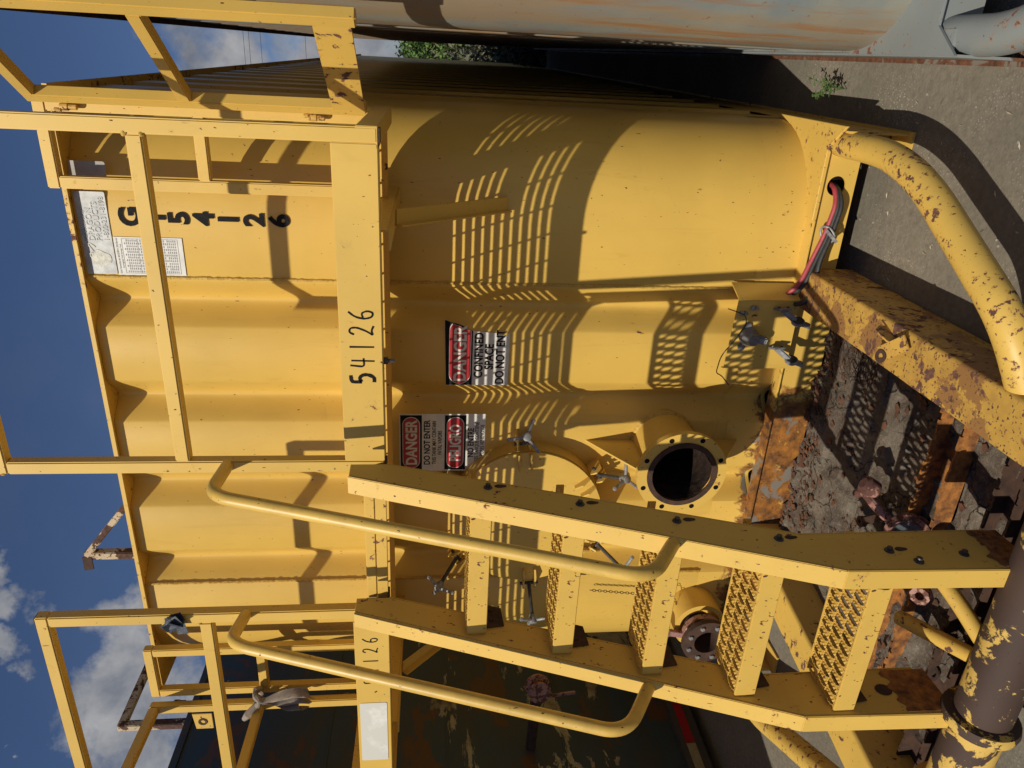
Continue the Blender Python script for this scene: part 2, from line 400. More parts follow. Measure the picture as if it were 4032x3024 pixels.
XZ = ((0, 0, 0), (1, 0, 0), (0, 0, 1))
def plateXZ(bm, poly, y, th=.002, mi=0, r=0): prism(bm, poly, (0, y+th, 0), (1, 0, 0), (0, 0, 1), th, r, mi)   # front face at y
def ring_plate(bm, x0, x1, z0, z1, cx_, cz_, r, y, th, n=24):
    """upright plate in XZ with a round hole"""
    inn, out = [], []
    for k in range(n):
        a = 2*math.pi*k/n; c, s = math.cos(a), math.sin(a)
        tx = ((x1-cx_)/c if c > 1e-9 else (x0-cx_)/c if c < -1e-9 else 1e9); tz = ((z1-cz_)/s if s > 1e-9 else (z0-cz_)/s if s < -1e-9 else 1e9)
        t = min(tx, tz); out.append((cx_+c*t, cz_+s*t)); inn.append((cx_+c*r, cz_+s*r))
    corners = [(x1, z1), (x0, z1), (x0, z0), (x1, z0)]
    for cc in corners:
        k = min(range(n), key=lambda i: (out[i][0]-cc[0])**2+(out[i][1]-cc[1])**2); out[k] = cc
    A = [bm.verts.new((p[0], y, p[1])) for p in out]; I = [bm.verts.new((p[0], y, p[1])) for p in inn]
    A2 = [bm.verts.new((p[0], y+th, p[1])) for p in out]; I2 = [bm.verts.new((p[0], y+th, p[1])) for p in inn]
    for k in range(n):
        j = (k+1) % n
        bm.faces.new((A[k], A[j], I[j], I[k])); bm.faces.new((A2[j], A2[k], I2[k], I2[j]))
        bm.faces.new((I[k], I[j], I2[j], I2[k])); bm.faces.new((A[j], A[k], A2[k], A2[j]))

# ------------------------------------------------------------------ ground
bm = B(); n = 60
def gx(i): t = i/n*2-1; return math.copysign(abs(t)**3*300, t)
vs = [[bm.verts.new((gx(i), gx(j)+4, -.05)) for j in range(n+1)] for i in range(n+1)]
for i in range(n):
    for j in range(n): bm.faces.new((vs[i][j], vs[i+1][j], vs[i+1][j+1], vs[i][j+1]))
g = obj('ground', bm, MGROUND); g['kind'] = 'structure'; g['label'] = 'packed pale caliche ground of the yard'

# ------------------------------------------------------------------ tank shell
def groove(t): a = abs(t); return max(0, .72*(1-math.sqrt(a*a+.012)) + .28*.5*(1+math.cos(math.pi*a)))
def rib(t): return min(1.0, max(0.0, (1-abs(t))*1.6))
def shell_profile(x0, x1, Rc, fr, L, depth=.091, side0=.75, pitch=.41):
    """closed plan outline, front wall on y=0 going from left to right, fr = groove centres on the front"""
    P = []
    for k in range(13):
        a = math.pi/2*k/12; P.append((x0+Rc-Rc*math.cos(a), Rc-Rc*math.sin(a)))
    for c in fr:
        for k in range(-10, 11):
            P.append((c+.096*k/10, depth*groove(k/10)))
    for k in range(13):
        a = math.pi/2*k/12; P.append((x1-Rc+Rc*math.sin(a), Rc-Rc*math.cos(a)))
    y = side0
    while y < L-.3:
        for t_ in (-1, -.985, -.7, -.39, -.37, .37, .39, .7, .985, 1): P.append((x1-.07*rib(t_), y+.13*t_))
        y += pitch
    P += [(x1, L), (x0, L)]
    y -= pitch
    while y > side0-.01:
        for t_ in (1, .985, .7, .39, .37, -.37, -.39, -.7, -.985, -1): P.append((x0+.07*rib(t_), y+.13*t_))
        y -= pitch
    return P
def shell(bm, P, z0, z1, rot=None, off=(0, 0)):
    zs = [z0, z0+.2, z0+.6, (z0+z1)/2, z1]
    rings = [[bm.verts.new((p[0]+off[0], p[1]+off[1], z)) for p in P] for z in zs]
    n = len(P)
    for a, b in zip(rings, rings[1:]):
        for k in range(n): bm.faces.new((a[k], a[(k+1) % n], b[(k+1) % n], b[k]))
    bm.faces.new(rings[0][::-1]); bm.faces.new(rings[-1])

TANK = thing('frac_tank', 'yellow corrugated storage tank with front platform, stair and railings, nearest the camera', 'storage tank', (-.72, 0, 0))  # tank part positions back-projected from image pixels onto assumed planes, entered as numbers
bm = B(); shell(bm, shell_profile(-2.12, .54, .40, (-1.435, -1.025, -.615, -.205), 12.0, side0=.62), .17, 2.937)
body = obj('tank_shell', bm, MY, TANK, angle=40)
# wall foot, rusted where it meets the sill
bm = B()
P = shell_profile(-2.12, .54, .40, (-1.435, -1.025, -.615, -.205), 12.0, side0=.62)
P = [p for p in P if p[1] < .41][:13+84+13]
ra = [bm.verts.new((p[0]+.0, p[1]-.003 if p[1] < .3 else p[1], .19)) for p in P]; rb = [bm.verts.new((p[0], p[1]-.003 if p[1] < .3 else p[1], .36)) for p in P]
for k in range(len(P)-1): bm.faces.new((ra[k], ra[k+1], rb[k+1], rb[k]))
obj('wall_foot', bm, MYW, TANK, 'lower wall band, chipped and rusting towards the sill')
bm = B()
box(bm, -2.14, .565, -.032, 12.05, 2.938, 2.948)
box(bm, -2.14, .565, -.032, -.026, 2.932, 2.938)
obj('roof_rim', bm, painted('yellow_rim_paint', chip=.60, chipscale=30, seed=41, specks=.68, rust=(.10, .04, .03)), TANK, 'roof plate with a rusty overhanging edge')
for (x, z0, z1) in ((-.098, .36, 2.93), (-1.525, .36, 2.93)):
    bm = B(); pts = []
    n = 190
    for i in range(n+1):
        z = z0+(z1-z0)*i/n; pts.append((x+random.uniform(-.0012, .0012), -.001, z))
    tube(bm, pts, [.0048+.0022*abs(math.sin(i*1.9))+random.uniform(-.0008, .0008) for i in range(n+1)], 6)
    obj('weld_seam', bm, MYWELD, TANK)

# base sill, corner foot, skids
bm = B()
ring_plate(bm, .0, .47, .050, .184, .33, .125, .037, -.044, .008)
box(bm, -2.0, .0, -.044, -.036, .012, .184)
rbox(bm, -2.0, .46, -.062, .01, .184, .194, .003)
obj('base_sill', bm, MYS, TANK, 'yellow front sill, rusted through and flaking towards the middle')
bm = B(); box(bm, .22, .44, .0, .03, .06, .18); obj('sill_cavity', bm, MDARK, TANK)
bm = B()
arc = [(.14+.40*math.sin(math.pi/2*k/10), .40-.40*math.cos(math.pi/2*k/10)) for k in range(11)]
prism(bm, [(.20, -.060), (.47, -.060), (.555, -.165), (.555, .40)] + arc[::-1][:-1], (0, 0, .190), (1, 0, 0), (0, 1, 0), .010, .002)
obj('corner_gusset', bm, MYC, TANK)
for xs, mt in ((.535, MYC), (-2.02, MYC)):
    bm = B(); sgn = 1 if xs > 0 else -1
    box(bm, xs-.004, xs+.004, -.165, 12, -.038, .188)
    box(bm, xs-.07*(sgn > 0)-.004*(sgn < 0), xs+.07*(sgn < 0)+.004*(sgn > 0), -.10, 12, .180, .188)
    box(bm, xs-.10 if sgn > 0 else xs-.012, xs+.012 if sgn > 0 else xs+.10, -.19, 12, -.048, -.038)
    obj('side_skid', bm, mt, TANK)

# drawbar beams and bumper tubes
def channel_beam(a, b, wd, z0, z1, mat, lab=None):
    bm = B(); a, b = Vector(a), Vector(b); d = (b-a).normalized(); s = Vector((d.y, -d.x, 0))
    sec = [(-wd/2, z1), (wd/2-.012, z1), (wd/2-.003, z1-.004), (wd/2, z1-.014), (wd/2-.004, z0), (wd/2-.014, z0), (wd/2-.012, z1-.016), (-wd/2, z1-.010)]
    n = 40; rings = []
    for i in range(n+1):
        p = a.lerp(b, i/n); w_ = noise.noise(p*9)*.0025
        rings.append([bm.verts.new(p - s*0 + s*u + Vector((0, 0, v+w_))) for u, v in sec])
    m_ = len(sec)
    for p, q in zip(rings, rings[1:]):
        for k in range(m_): bm.faces.new((p[k], p[(k+1) % m_], q[(k+1) % m_], q[k]))
    bm.faces.new(rings[0]); bm.faces.new(rings[-1][::-1])
    return obj('drawbar_beam', bm, mat, TANK, lab, angle=50)
# s must point to +X for the right beam: direction -Y gives s = (-1..)
def beam_right():
    return channel_beam((-.072, -1.33, 0), (-.068, -.04, 0), .152, -.02, .187, MYB, 'right drawbar beam, yellow paint worn to brown rust')
beam_r = beam_right()
beam_l = channel_beam((-1.50, -1.33, 0), (-1.29, -.04, 0), .150, -.02, .187, MYC, 'left drawbar beam under the stair foot, yellow and flaking')
bm = B()
tube(bm, fillet([(.487, -.03, .140), (.496, -.545, .185), (.170, -1.165, .205), (-.035, -1.215, .115)], .26, 14), .048, 24)
obj('bumper_tube', bm, MYT2, TANK, 'bent yellow bumper tube with many rust chips, right side')
bm = B()
tube(bm, fillet([(-2.07, -.03, .135), (-2.07, -.36, .13), (-1.62, -1.20, .13), (-1.55, -1.34, .13)], .34, 14), .050, 24)
obj('bumper_tube', bm, MYT2, TANK, 'bent yellow bumper tube at the left corner')
# lug on the beam
bm = B()
prism(bm, [(0, 0), (.075, 0), (.075, .035), (.02, .05), (0, .03)], (-.015, -.66, .188), (-.35, -.94, 0), (0, 0, 1), .006)
bar(bm, (-.02, -.80, .205), (-.10, -.70, .215), .05, .006, (0, -.3, 1), .001)
lug = obj('tie_down_lug', bm, MYB, beam_r)
bm = B(); lathe(bm, [(.010, 0), (.010, .004), (.022, .004), (.022, 0)], (-.10, -.715, .219), (.1, -.2, 1), 18, closed=True); obj('ring', bm, MRUST, lug)

# front header pipe with collars
bm = B(); n = 90; X0, X1 = -2.9, .25
tube(bm, [(X0+(X1-X0)*i/n, -1.410, .098) for i in range(n+1)], .076, 32)
hp = obj('front_header_pipe', bm, MBROWN, TANK, 'brown header pipe with peeling yellow paint across the drawbar')
for xc in (-.93, -1.25):
    bm = B(); lathe(bm, [(.079, -.02), (.100, -.016), (.104, 0), (.100, .016), (.079, .02)], (xc, -1.410, .100), (1, 0, 0), 36)
    obj('collar', bm, MBROWN, hp)
bm = B(); tube(bm, fillet([(-.615, -1.10, .16), (-.66, -1.22, .13), (-.75, -1.37, .09)], .1), .024, 16); obj('brace_tube', bm, MYC, TANK)
bm = B(); tube(bm, [(-.905, -1.03, .12), (-.80, -1.34, .07)], .025, 16); obj('brace_tube', bm, MYC, TANK)
for (y0, y1, x0, x1, z, mt) in ((-.99, -.87, -1.40, -.15, .085, MORUST), (-1.24, -1.15, -1.42, -.15, .07, MRUST)):
    bm = B(); nn = 50
    for k, (ya, yb, za, zb) in enumerate(((y0, y0+.008, .01, z), (y1-.008, y1, .01, z), (y0, y1, .012, .02))):
        top = []
        for i in range(nn):
            xa, xb = x0+(x1-x0)*i/nn, x0+(x1-x0)*(i+1)/nn
            zt = zb - (abs(noise.noise(Vector((xa*14, k*3, 0))))*.03 if k < 2 else 0)
            box(bm, xa, xb, ya, yb, za, zt)
    obj('cross_channel', bm, mt, TANK, 'rusted cross channel between the drawbar beams')
# crusted deck plate
bm = B(); nx, ny = 120, 120
def deckz(x, y):
    p = Vector((x*3, y*3, .2)); z = .022+.012*noise.noise(p)+.010*noise.noise(p*4)
    c = noise.noise(Vector((x*9, y*9, 5))); return z+(.014 if c > .12 else 0)+(-.012 if c < -.35 else 0)
vs = [[bm.verts.new((-1.30+1.15*i/nx, -1.36+1.30*j/ny, deckz(-1.30+1.15*i/nx, -1.36+1.30*j/ny))) for j in range(ny+1)] for i in range(nx+1)]
for i in range(nx):
    for j in range(ny): bm.faces.new((vs[i][j], vs[i+1][j], vs[i+1][j+1], vs[i][j+1]))
obj('deck_plate', bm, MMUD, TANK, 'mud-crusted steel deck between the drawbar beams', angle=60)
bm = B(); lathe(bm, [(.014, 0), (.026, 0), (.026, .006), (.014, .006)], (-1.02, -1.16, .045), (.1, .1, 1), 20, closed=True); obj('washer', bm, MRUST, TANK)

# ------------------------------------------------------------------ platform
bm = B()  # platform, railings, gates: coordinates scaled up about the camera position, results typed in
rbox(bm, -.446, .5017, -.771, -.764, 1.806, 1.929, .0025)
rbox(bm, -.446, .542, -.764, -.72, 1.806, 1.814, .002)
obj('platform_fascia', bm, MYF, TANK, 'yellow fascia with 54126 hand-lettered in black')
bm = B(); rbox(bm, -1.030, -.486, -.769, -.762, 1.806, 1.842, .002); rbox(bm, -1.030, -.486, -.764, -.744, 1.844, 1.878, .003)
obj('platform_fascia', bm, MYC, TANK, 'low yellow threshold at the head of the stair')
bm = B(); rbox(bm, -2.111, -1.088, -.771, -.764, 1.806, 1.929, .0025); rbox(bm, -2.111, -1.088, -.764, -.72, 1.806, 1.814, .002)
obj('platform_fascia', bm, MYF, TANK, 'left fascia with 54126 lettering and a blank white sticker')
for xa, xb, xc in ((.5367, .545, .488), (-2.116, -2.108, -2.06)):
    bm = B(); rbox(bm, xa, xb, -.771, -.05, 1.808, 1.864, .002); rbox(bm, min(xa, xc), max(xb, xc), -.771, -.05, 1.806, 1.812, .002)
    obj('end_channel', bm, MYF, TANK)
# bar grating: bearing bars run along X, cross rods along Y
bm = B(); y = -.745
while y < -.24:
    box(bm, -2.10, .5346, y-.002, y+.002, 1.8545, 1.877)
    y += .0383
x = -2.09
while x < .53:
    box(bm, x-.003, x+.003, -.755, -.236, 1.870, 1.8785); x += .104
obj('walkway_grating', bm, MYF, TANK, smooth=False)
bm = B(); rbox(bm, -2.10, .5346, -.230, -.012, 1.866, 1.876, .002); rbox(bm, -2.10, .5346, -.236, -.226, 1.812, 1.877, .002)
obj('walkway_plate', bm, MYF, TANK)
for xa in (.235, -1.66):
    bm = B()
    rbox(bm, xa-.03, xa+.03, -.72, .0, 1.781, 1.787, .002); rbox(bm, xa+.024, xa+.03, -.72, .0, 1.787, 1.848, .002)
    bar(bm, (xa-.045, .0, 1.385), (xa-.02, -.42, 1.778), .055, .006, (1, 0, 0), .001)
    bar(bm, (xa-.045+.026, .0, 1.385), (xa-.02+.026, -.42, 1.778), .006, .05, (1, 0, 0), .001)
    obj('support_bracket', bm, MYF, TANK)
bm = B(); lathe(bm, [(.012, 0), (.012, .013), (.0065, .013), (.0065, .032)], (-.118, -.745, 1.806), (0, 0, -1), 6); obj('bolt', bm, MSTEEL, TANK)

# ------------------------------------------------------------------ railing
T = .0404
def post(x, y=-.771, z0=1.808, z1=2.9167, mat=MYF, lab=None):
    bm = B(); rbox(bm, x, x+T, y, y+T, z0, z1, .004); return obj('railing_post', bm, mat, TANK, lab)
post(.5017); post(-.486); post(-1.0745, z0=1.803); post(-2.09)
def railx(x0, x1, z1, y=-.771, nm='railing_rail'):
    bm = B(); rbox(bm, x0, x1, y, y+T, z1-T, z1, .004); return obj(nm, bm, MYF, TANK)
railx(-.486, .542, 2.957); railx(-.446, .5017, 2.4333)
railx(-2.09, -1.034, 2.957); railx(-2.05, -1.0745, 2.4386)
for (xa, xb) in ((.2378, .4858), (-2.1006, -1.857)):
    for xx in (xa, xb): post(xx, -.1076, 1.872, 2.9167)
    railx(xa, xb+T, 2.957, -.1076); railx(xa+T, xb, 2.463, -.1076)
def weldblob(p, s, parent=TANK):
    bm = B(); ico(bm, p, s, 2, (1, .6, 1))
    for v in bm.verts: v.co += Vector((noise.noise(v.co*90), noise.noise(v.co*80), noise.noise(v.co*70)))*s*.5
    return obj('weld_bead', bm, MYWELD, parent)
for p in ((.5017, -.769, 2.435), (.5017, -.769, 2.392), (-1.077, -.769, 2.93), (-1.074, -.769, 2.439), (-.486, -.769, 2.93)): weldblob(p, .0065)
# dark open tube ends
bm = B(); rbox(bm, -1.071, -1.038, -.767, -.735, 2.9575, 2.959, 0); obj('open_tube_end', bm, MDARK, TANK)
for xx in (.5037, -.484):
    bm = B(); rbox(bm, xx, xx+.0364, -.769, -.7325, 1.801, 1.8075, 0); obj('post_foot_cap', bm, MRUST, TANK)

def gate(hinge, end, lab, flip=1, padlock=False):
    h, e = Vector((hinge[0], hinge[1], 0)), Vector((end[0], end[1], 0)); d = (e-h).normalized()
    bm = B()
    Z = Vector((0, 0, 1))
    bar(bm, h+Z*1.884, h+Z*2.957, T, T, d, .004); bar(bm, e+Z*1.874, e+Z*2.957, T, T, d, .004)
    bar(bm, h+d*T/2+Z*2.937, e-d*T/2+Z*2.937, T, T, Z, .004); bar(bm, h+d*T/2+Z*2.460, e-d*T/2+Z*2.460, T, T, Z, .004)
    gt = obj('railing_gate', bm, MYF, TANK, lab)
    bm = B(); n_ = Vector((d.y, -d.x, 0))*flip
    bar(bm, h+n_*.017+Z*1.940, e+n_*.017+Z*1.940, .006, .106, Z, .001); obj('kick_plate', bm, MYC, gt, 'rust-spotted kick plate')
    for zh in (2.075, 2.86):
        bm = B(); c = (Vector((.503, -.125, zh)) if h.x > 0 else h-d*.03+Z*zh)
        lathe(bm, [(.011, 0), (.012, .006), (.012, .024), (.009, .026), (.009, .05), (.006, .052)], c, (0, 0, -1), 12)
        for q in range(3): ico(bm, c+Vector((random.uniform(-.01, .01), -.008, .006*q)), .008, 1)
        obj('hinge', bm, MYB, gt)
    if padlock:
        bm = B()
        prism(bm, [(0, 0), (.095, 0), (.095, .08), (0, .09)], h+Vector((-.02, -.024, 2.677)), (-1, 0, 0), (0, 0, 1), -.006, .002)
        hp_ = obj('latch_plate', bm, MYC, gt, 'latch plate with rusty torch-cut hole')
        bm = B(); lathe(bm, [(.011, 0), (.021, 0), (.021, .003), (.011, .003)], h+Vector((-.068, -.033, 2.722)), (0, 1, 0), 16, closed=True); obj('latch_hole', bm, MRUST, hp_)
    return gt
gate((.541, -.134), (.8006, -.526), 'right railing gate swung open towards the camera')
gate((-2.1377, -.134), (-2.10, -.68), 'left railing gate swung open', -1, True)

# ------------------------------------------------------------------ stair
def yfront(z): return -.897 - (1.90-z)*(.478/1.29) if z > .61 else -1.375-.012*(.61-z)/.44
def stringer(xw, zbot, lab):
    """web on the +X side, flanges turned to -X"""
    fr = [(-.897, 1.905), (-1.375, .61), (-1.386, zbot)]; bk = [(-.835, 1.905), (-.835, 1.80), (-1.225, .665), (-1.222, zbot+.02)]
    bm = B()
    prism(bm, [(p[0], p[1]) for p in fr+bk[::-1]], (xw-.006, 0, 0), (0, 1, 0), (0, 0, 1), .006, .001)
    def flange(pts, inward):
        for a, b in zip(pts, pts[1:]):
            A, Bv = Vector((xw-.030, a[0], a[1])), Vector((xw-.030, b[0], b[1])); d = (Bv-A).normalized(); nrm = Vector((0, -d.z, d.y))*inward
            bar(bm, A+nrm*.004-d*.001, Bv+nrm*.004+d*.001, .058, .008, nrm, .002)
    flange(fr, -1)
    flange(bk[1:], 1)
    return obj('stair_stringer', bm, [MYST], TANK, lab, angle=40)
def rust_foot(par, xw, z0, z1, y0, y1):
    bm = B(); n = 14
    A = [(y0+(y1-y0)*i/n, z1+noise.noise(Vector(((y0+(y1-y0)*i/n)*40, xw*9, 1)))*.03) for i in range(n+1)]
    prism(bm, [(y0, z0)] + A + [(y1, z0)], (xw+.0012, 0, 0), (0, 1, 0), (0, 0, 1), .0015)
    for k in range(26):
        ico(bm, (xw+.002, random.uniform(y0+.01, y1-.01), random.uniform(z0, z1)), random.uniform(.006, .016), 1, (.2, 1, 1))
    return obj('rust_scale', bm, MORUST, par)
XR, XL_ = -.420, -.930
SR = stringer(XR, .10, 'right stair stringer with bolts on its outer web')
SL = stringer(XL_, .17, 'left stair stringer')
rust_foot(SR, XR, .09, .18, -1.382, -1.225); rust_foot(SL, XL_, .16, .30, -1.382, -1.228)
Wd, D = .500, .160
def lens_tread_template():
    """grip plank in local coords: three staggered rows of narrow serrated slots running across the depth"""
    bm = B(); nxr = 14; px = Wd/nxr; rows = 3; py = (D-.014)/rows; N = 14
    for j in range(rows):
        off = (j % 2)*.5*px; i = -1 if j % 2 else 0
        while True:
            x0 = i*px+off; x1 = x0+px; i += 1
            if x0 >= Wd-1e-6: break
            xa, xb = max(0, x0), min(Wd, x1); ya, yb = .007+j*py, .007+(j+1)*py
            if xb-xa < px*.6:
                bm.faces.new([bm.verts.new(p) for p in ((xa, ya, 0), (xb, ya, 0), (xb, yb, 0), (xa, yb, 0))]); continue
            cx_, cy_ = (xa+xb)/2, (ya+yb)/2; O, Mi, I = [], [], []
            for k in range(N*2):
                a = 2*math.pi*k/(N*2); c, s_ = math.cos(a), math.sin(a); m_ = max(abs(c), abs(s_))
                ly = s_*.0275; jag = .0013 if k % 2 else -.0007; bow = .0022*math.sin(ly*95)
                ix, iy = cx_+c*.0080+bow, cy_+ly; ox, oy = cx_+c/m_*(xb-xa)/2, cy_+s_/m_*(yb-ya)/2
                O.append(bm.verts.new((ox, oy, 0))); I.append(bm.verts.new((ix+(jag if c > 0 else -jag*.6), iy, (.0058 if c < 0 else .0030)*(1-abs(s_)**3*.7)+jag*.8)))
                Mi.append(bm.verts.new((ox*.5+ix*.5, oy*.5+iy*.5, -.0030 if abs(s_) < .8 else .0)))
            for k in range(N*2):
                q = (k+1) % (N*2)
                bm.faces.new((O[k], O[q], Mi[q], Mi[k])); bm.faces.new((Mi[k], Mi[q], I[q], I[k]))
    return bm
tb = lens_tread_template()
bmesh.ops.remove_doubles(tb, verts=tb.verts[:], dist=.0004)
me_t = bpy.data.meshes.new('stair_tread')
bmesh.ops.solidify(tb, geom=tb.faces[:], thickness=.0014)
t = B(); box(t, 0, Wd, -.004, .004, -.060, .002); merge_bevel(tb, t, .002)       # nosing channel face
t = B(); box(t, 0, Wd, D-.004, D+.002, -.022, .002); merge_bevel(tb, t, .001)
tb.to_mesh(me_t); tb.free()
MYT = painted('yellow_tread_paint', chip=.66, chipscale=40, seed=51, specks=.66, bumpy=.2, dirt=.12, dirtcol=(.12, .06, .03))
me_t.materials.append(MYT)
proto = None
for k, z in enumerate((1.549, 1.293, 1.039, .788, .521)):
    o = bpy.data.objects.new('stair_tread', me_t) if proto is None else proto.copy()
    proto = proto or o
    COL.objects.link(o); o.parent = TANK; o.matrix_parent_inverse = parent_mat(TANK).inverted()
    o.location = (XL_+.003, yfront(z)+.012, z)
    for side in (0,):                        # clip angle under the left end
        bm = B(); xx = XL_+.001 if side == 0 else XR-.0125; yy = yfront(z)+.03
        prism(bm, [(0, 0), (.115, 0), (.09, -.066), (.01, -.07)], (xx, yy, z-.048), (0, 1, 0), (0, 0, 1), .005, .001)
        for q in (.035, .08): lathe(bm, [(.009, 0), (.009, .006), (.005, .007)], (xx+.004 if side == 0 else xx, yy+q, z-.08), (1 if side == 0 else -1, 0, 0), 6)
        for q in range(9): ico(bm, (xx+.004, yy+random.uniform(0, .12), z-random.uniform(.045, .11)), random.uniform(.003, .009), 1, (.4, 1, 1))
        obj('tread_clip', bm, MRUST, SL if side == 0 else SR)
    bm = B(); yy = yfront(z)+.006            # bare rusty weld at the right end of the nosing
    prism(bm, [(math.cos(a)*.009*(1+.25*math.sin(4*a)), math.sin(a)*.022) for a in [2*math.pi*i/12 for i in range(12)]], (XR-.064, yy+.003, z-.032), (1, 0, 0), (0, 0, 1), .004)
    obj('weld_rust', bm, MRUST, o)
for xw in (XR, XL_):                      # plates added to cover the gap between stringer heads and platform edge
    bm = B(); rbox(bm, xw-.058, xw-.006, -.836, -.771, 1.800, 1.806, .001); rbox(bm, xw-.060, xw-.052, -.84, -.771, 1.806, 1.88, .001)
    obj('stair_gap_plate', bm, MRUST, TANK)
# bolts and torch-cut holes on the outer web of the right stringer
for (z, dy) in ((1.50, .072), (1.245, .075), (.99, .08), (.735, .085), (.455, .075), (.40, .03), (.255, .06)):
    y = yfront(z)+dy
    bm = B(); lathe(bm, [(.0135, 0), (.0125, .003), (.0075, .004), (.0075, .012), (.004, .013)], (XR+.0003, y, z), (1, 0, 0), 10); obj('bolt', bm, MSTEEL, SR)
    if z > .44:
        bm = B(); prism(bm, [(math.cos(a)*.008*(1+.2*math.sin(3*a)), math.sin(a)*.018) for a in [2*math.pi*i/12 for i in range(12)]], (XR+.0005, y+.006, z-.037), (0, 1, 0), (0, 0, 1), .0012); obj('torch_cut_hole', bm, MRUST, SR)
bm = B(); prism(bm, [(math.cos(a)*.021, math.sin(a)*.025) for a in [2*math.pi*i/14 for i in range(14)]], (XL_+.001, -1.30, .33), (0, 1, 0), (0, 0, 1), .0015); obj('torch_cut_hole', bm, MRUST, SL)
for (x, xp, lab) in ((-.428, -.462, 'right tubular stair handrail'), (-.965, -1.045, 'left tubular stair handrail')):
    bm = B(); xe = XR-.022 if x > -.6 else XL_-.022
    pts = fillet([(xp, -.765, 2.285), (x, -.985, 2.280), (x, -1.382, 1.122), (xe, -1.205, 1.005)], .075, 10)
    tube(bm, pts, .0193, 18); obj('stair_handrail', bm, MYHR, TANK, lab)
    weldblob((xp, -.772, 2.285), .013)

# ------------------------------------------------------------------ nozzle with flange
def flange_ring(bm, c, ro, ri, th, nh, rh, ax=(0, -1, 0), n=48):
    lathe(bm, [(ri, 0), (ro, 0), (ro, th), (ri, th)], c, ax, n, closed=True)
NC = (-.800, 0, .645)
bm = B(); lathe(bm, [(.122, -.09), (.122, .25)], NC, (0, -1, 0), 40)
bm.faces.ensure_lookup_table()
bm2 = B(); lathe(bm2, [(.126, 0.0), (.136, 0.0), (.136, .35), (.126, .35)], (NC[0], .08, NC[2]), (0, -1, 0), 44, closed=True); bm.free()
nz = obj('outlet_nozzle', bm2, MYF, TANK)
bm = B(); lathe(bm, [(.136, 0), (.147, 0), (.140, .012), (.136, .014)], (NC[0], -.001, NC[2]), (0, -1, 0), 40, closed=True); obj('weld_bead', bm, MYWELD, nz)
bm = B(); flange_ring(bm, (NC[0], -.262, NC[2]), .187, .136, .026, 8, .011); fl = obj('flange', bm, MYF, nz)
bm = B(); lathe(bm, [(.125, 0), (.146, 0), (.146, .006), (.125, .006)], (NC[0], -.288, NC[2]), (0, -1, 0), 44, closed=True); obj('gasket_face', bm, MRUST, fl)
bm = B(); lathe(bm, [(.1255, 0), (.1255, .01)], (NC[0], -.02, NC[2]), (0, -1, 0), 40); obj('bore_shade_disc', bm, MDARK, nz)  # near-black disc closes the open bore, its colour standing in for the shade inside
bm = B(); lathe(bm, [(.1258, 0), (.1248, 0), (.1248, .30), (.1258, .30)], (NC[0], .02, NC[2]), (0, -1, 0), 40, closed=True); obj('bore_lining', bm, dull(simple('bore_dark_brown', (.045, .028, .022), (.016, .011, .009), 24, .95, 0, 1, dist=.01)), nz)  # rough dark brown lining on the inside of the bore
for k in range(8):
    a = R(22.5+45*k); bm = B(); lathe(bm, [(.0105, 0), (.0105, .0015)], (NC[0]+.167*math.cos(a), -.2875, NC[2]+.167*math.sin(a)), (0, -1, 0), 16); obj('bolt_hole', bm, MDARK, fl)
for s in (1, -1):
    bm = B(); r0 = .136
    prism(bm, [(.03, r0*s), (-.26, r0*s), (-.26, (r0+.035)*s), (.0, (r0+.21)*s), (.03, (r0+.21)*s)], (NC[0]-.004, 0, NC[2]), (0, 1, 0), (0, 0, 1), .008); obj('gusset', bm, MYF, nz)

# ------------------------------------------------------------------ manway
MC = (-1.14, 0, 1.24)
bm = B(); lathe(bm, [(.315, .0), (.338, .0), (.338, .19), (.315, .19)], (MC[0], .11, MC[2]), (0, -1, 0), 56, closed=True); mw = obj('manway_neck', bm, MYF, TANK)
bm = B(); lathe(bm, [(.30, 0), (.334, .003), (.334, .014), (.29, .020), (.05, .024)], (MC[0], -.082, MC[2]), (0, -1, 0), 56); cov = obj('manway_cover', bm, MY, mw)
for k in range(6):
    a = R(5+60*k); d = Vector((math.cos(a), 0, math.sin(a))); s = Vector((-d.z, 0, d.x)); c = Vector(MC)
    bm = B()
    for q in (-.026, .026):
        for (r0, r1, y0, y1) in ((.345, .40, .06, -.10), (.26, .335, -.10, -.135)):
            prism(bm, [(r0, y0), (r1, y0), (r1, y1+.02), ((r0+r1)/2, y1), (r0, y1+.01)], c+s*(q-.004), d, Vector((0, 1, 0)), .008 if True else 0)
    obj('clamp_lug', bm, MYF, mw)
    bm = B(); p0 = c+d*.37+Vector((0, -.075, 0)); p1 = c+d*.47+Vector((0, -.205, 0))
    tube(bm, [p0, p1], .0085, 10); tube(bm, [p0-s*.042, p0+s*.042], .0075, 8)
    sw = obj('swing_bolt', bm, MSTEEL, mw)
    bm = B(); ax = (p1-p0).normalized(); lathe(bm, [(.014, -.02), (.018, 0), (.018, .018), (.010, .022)], p1, ax, 14)
    for q in range(3 if k != 1 else 2):
        b_ = math.radians(120*q+25*k); e1 = ax.orthogonal().normalized(); e2 = ax.cross(e1); dd = e1*math.cos(b_)+e2*math.sin(b_)
        tube(bm, [p1+ax*.006, p1+ax*.006+dd*.070], [.0085, .0068], 8); ico(bm, p1+ax*.006+dd*.072, .0105, 1)
    obj('wing_nut', bm, MZINC, sw)

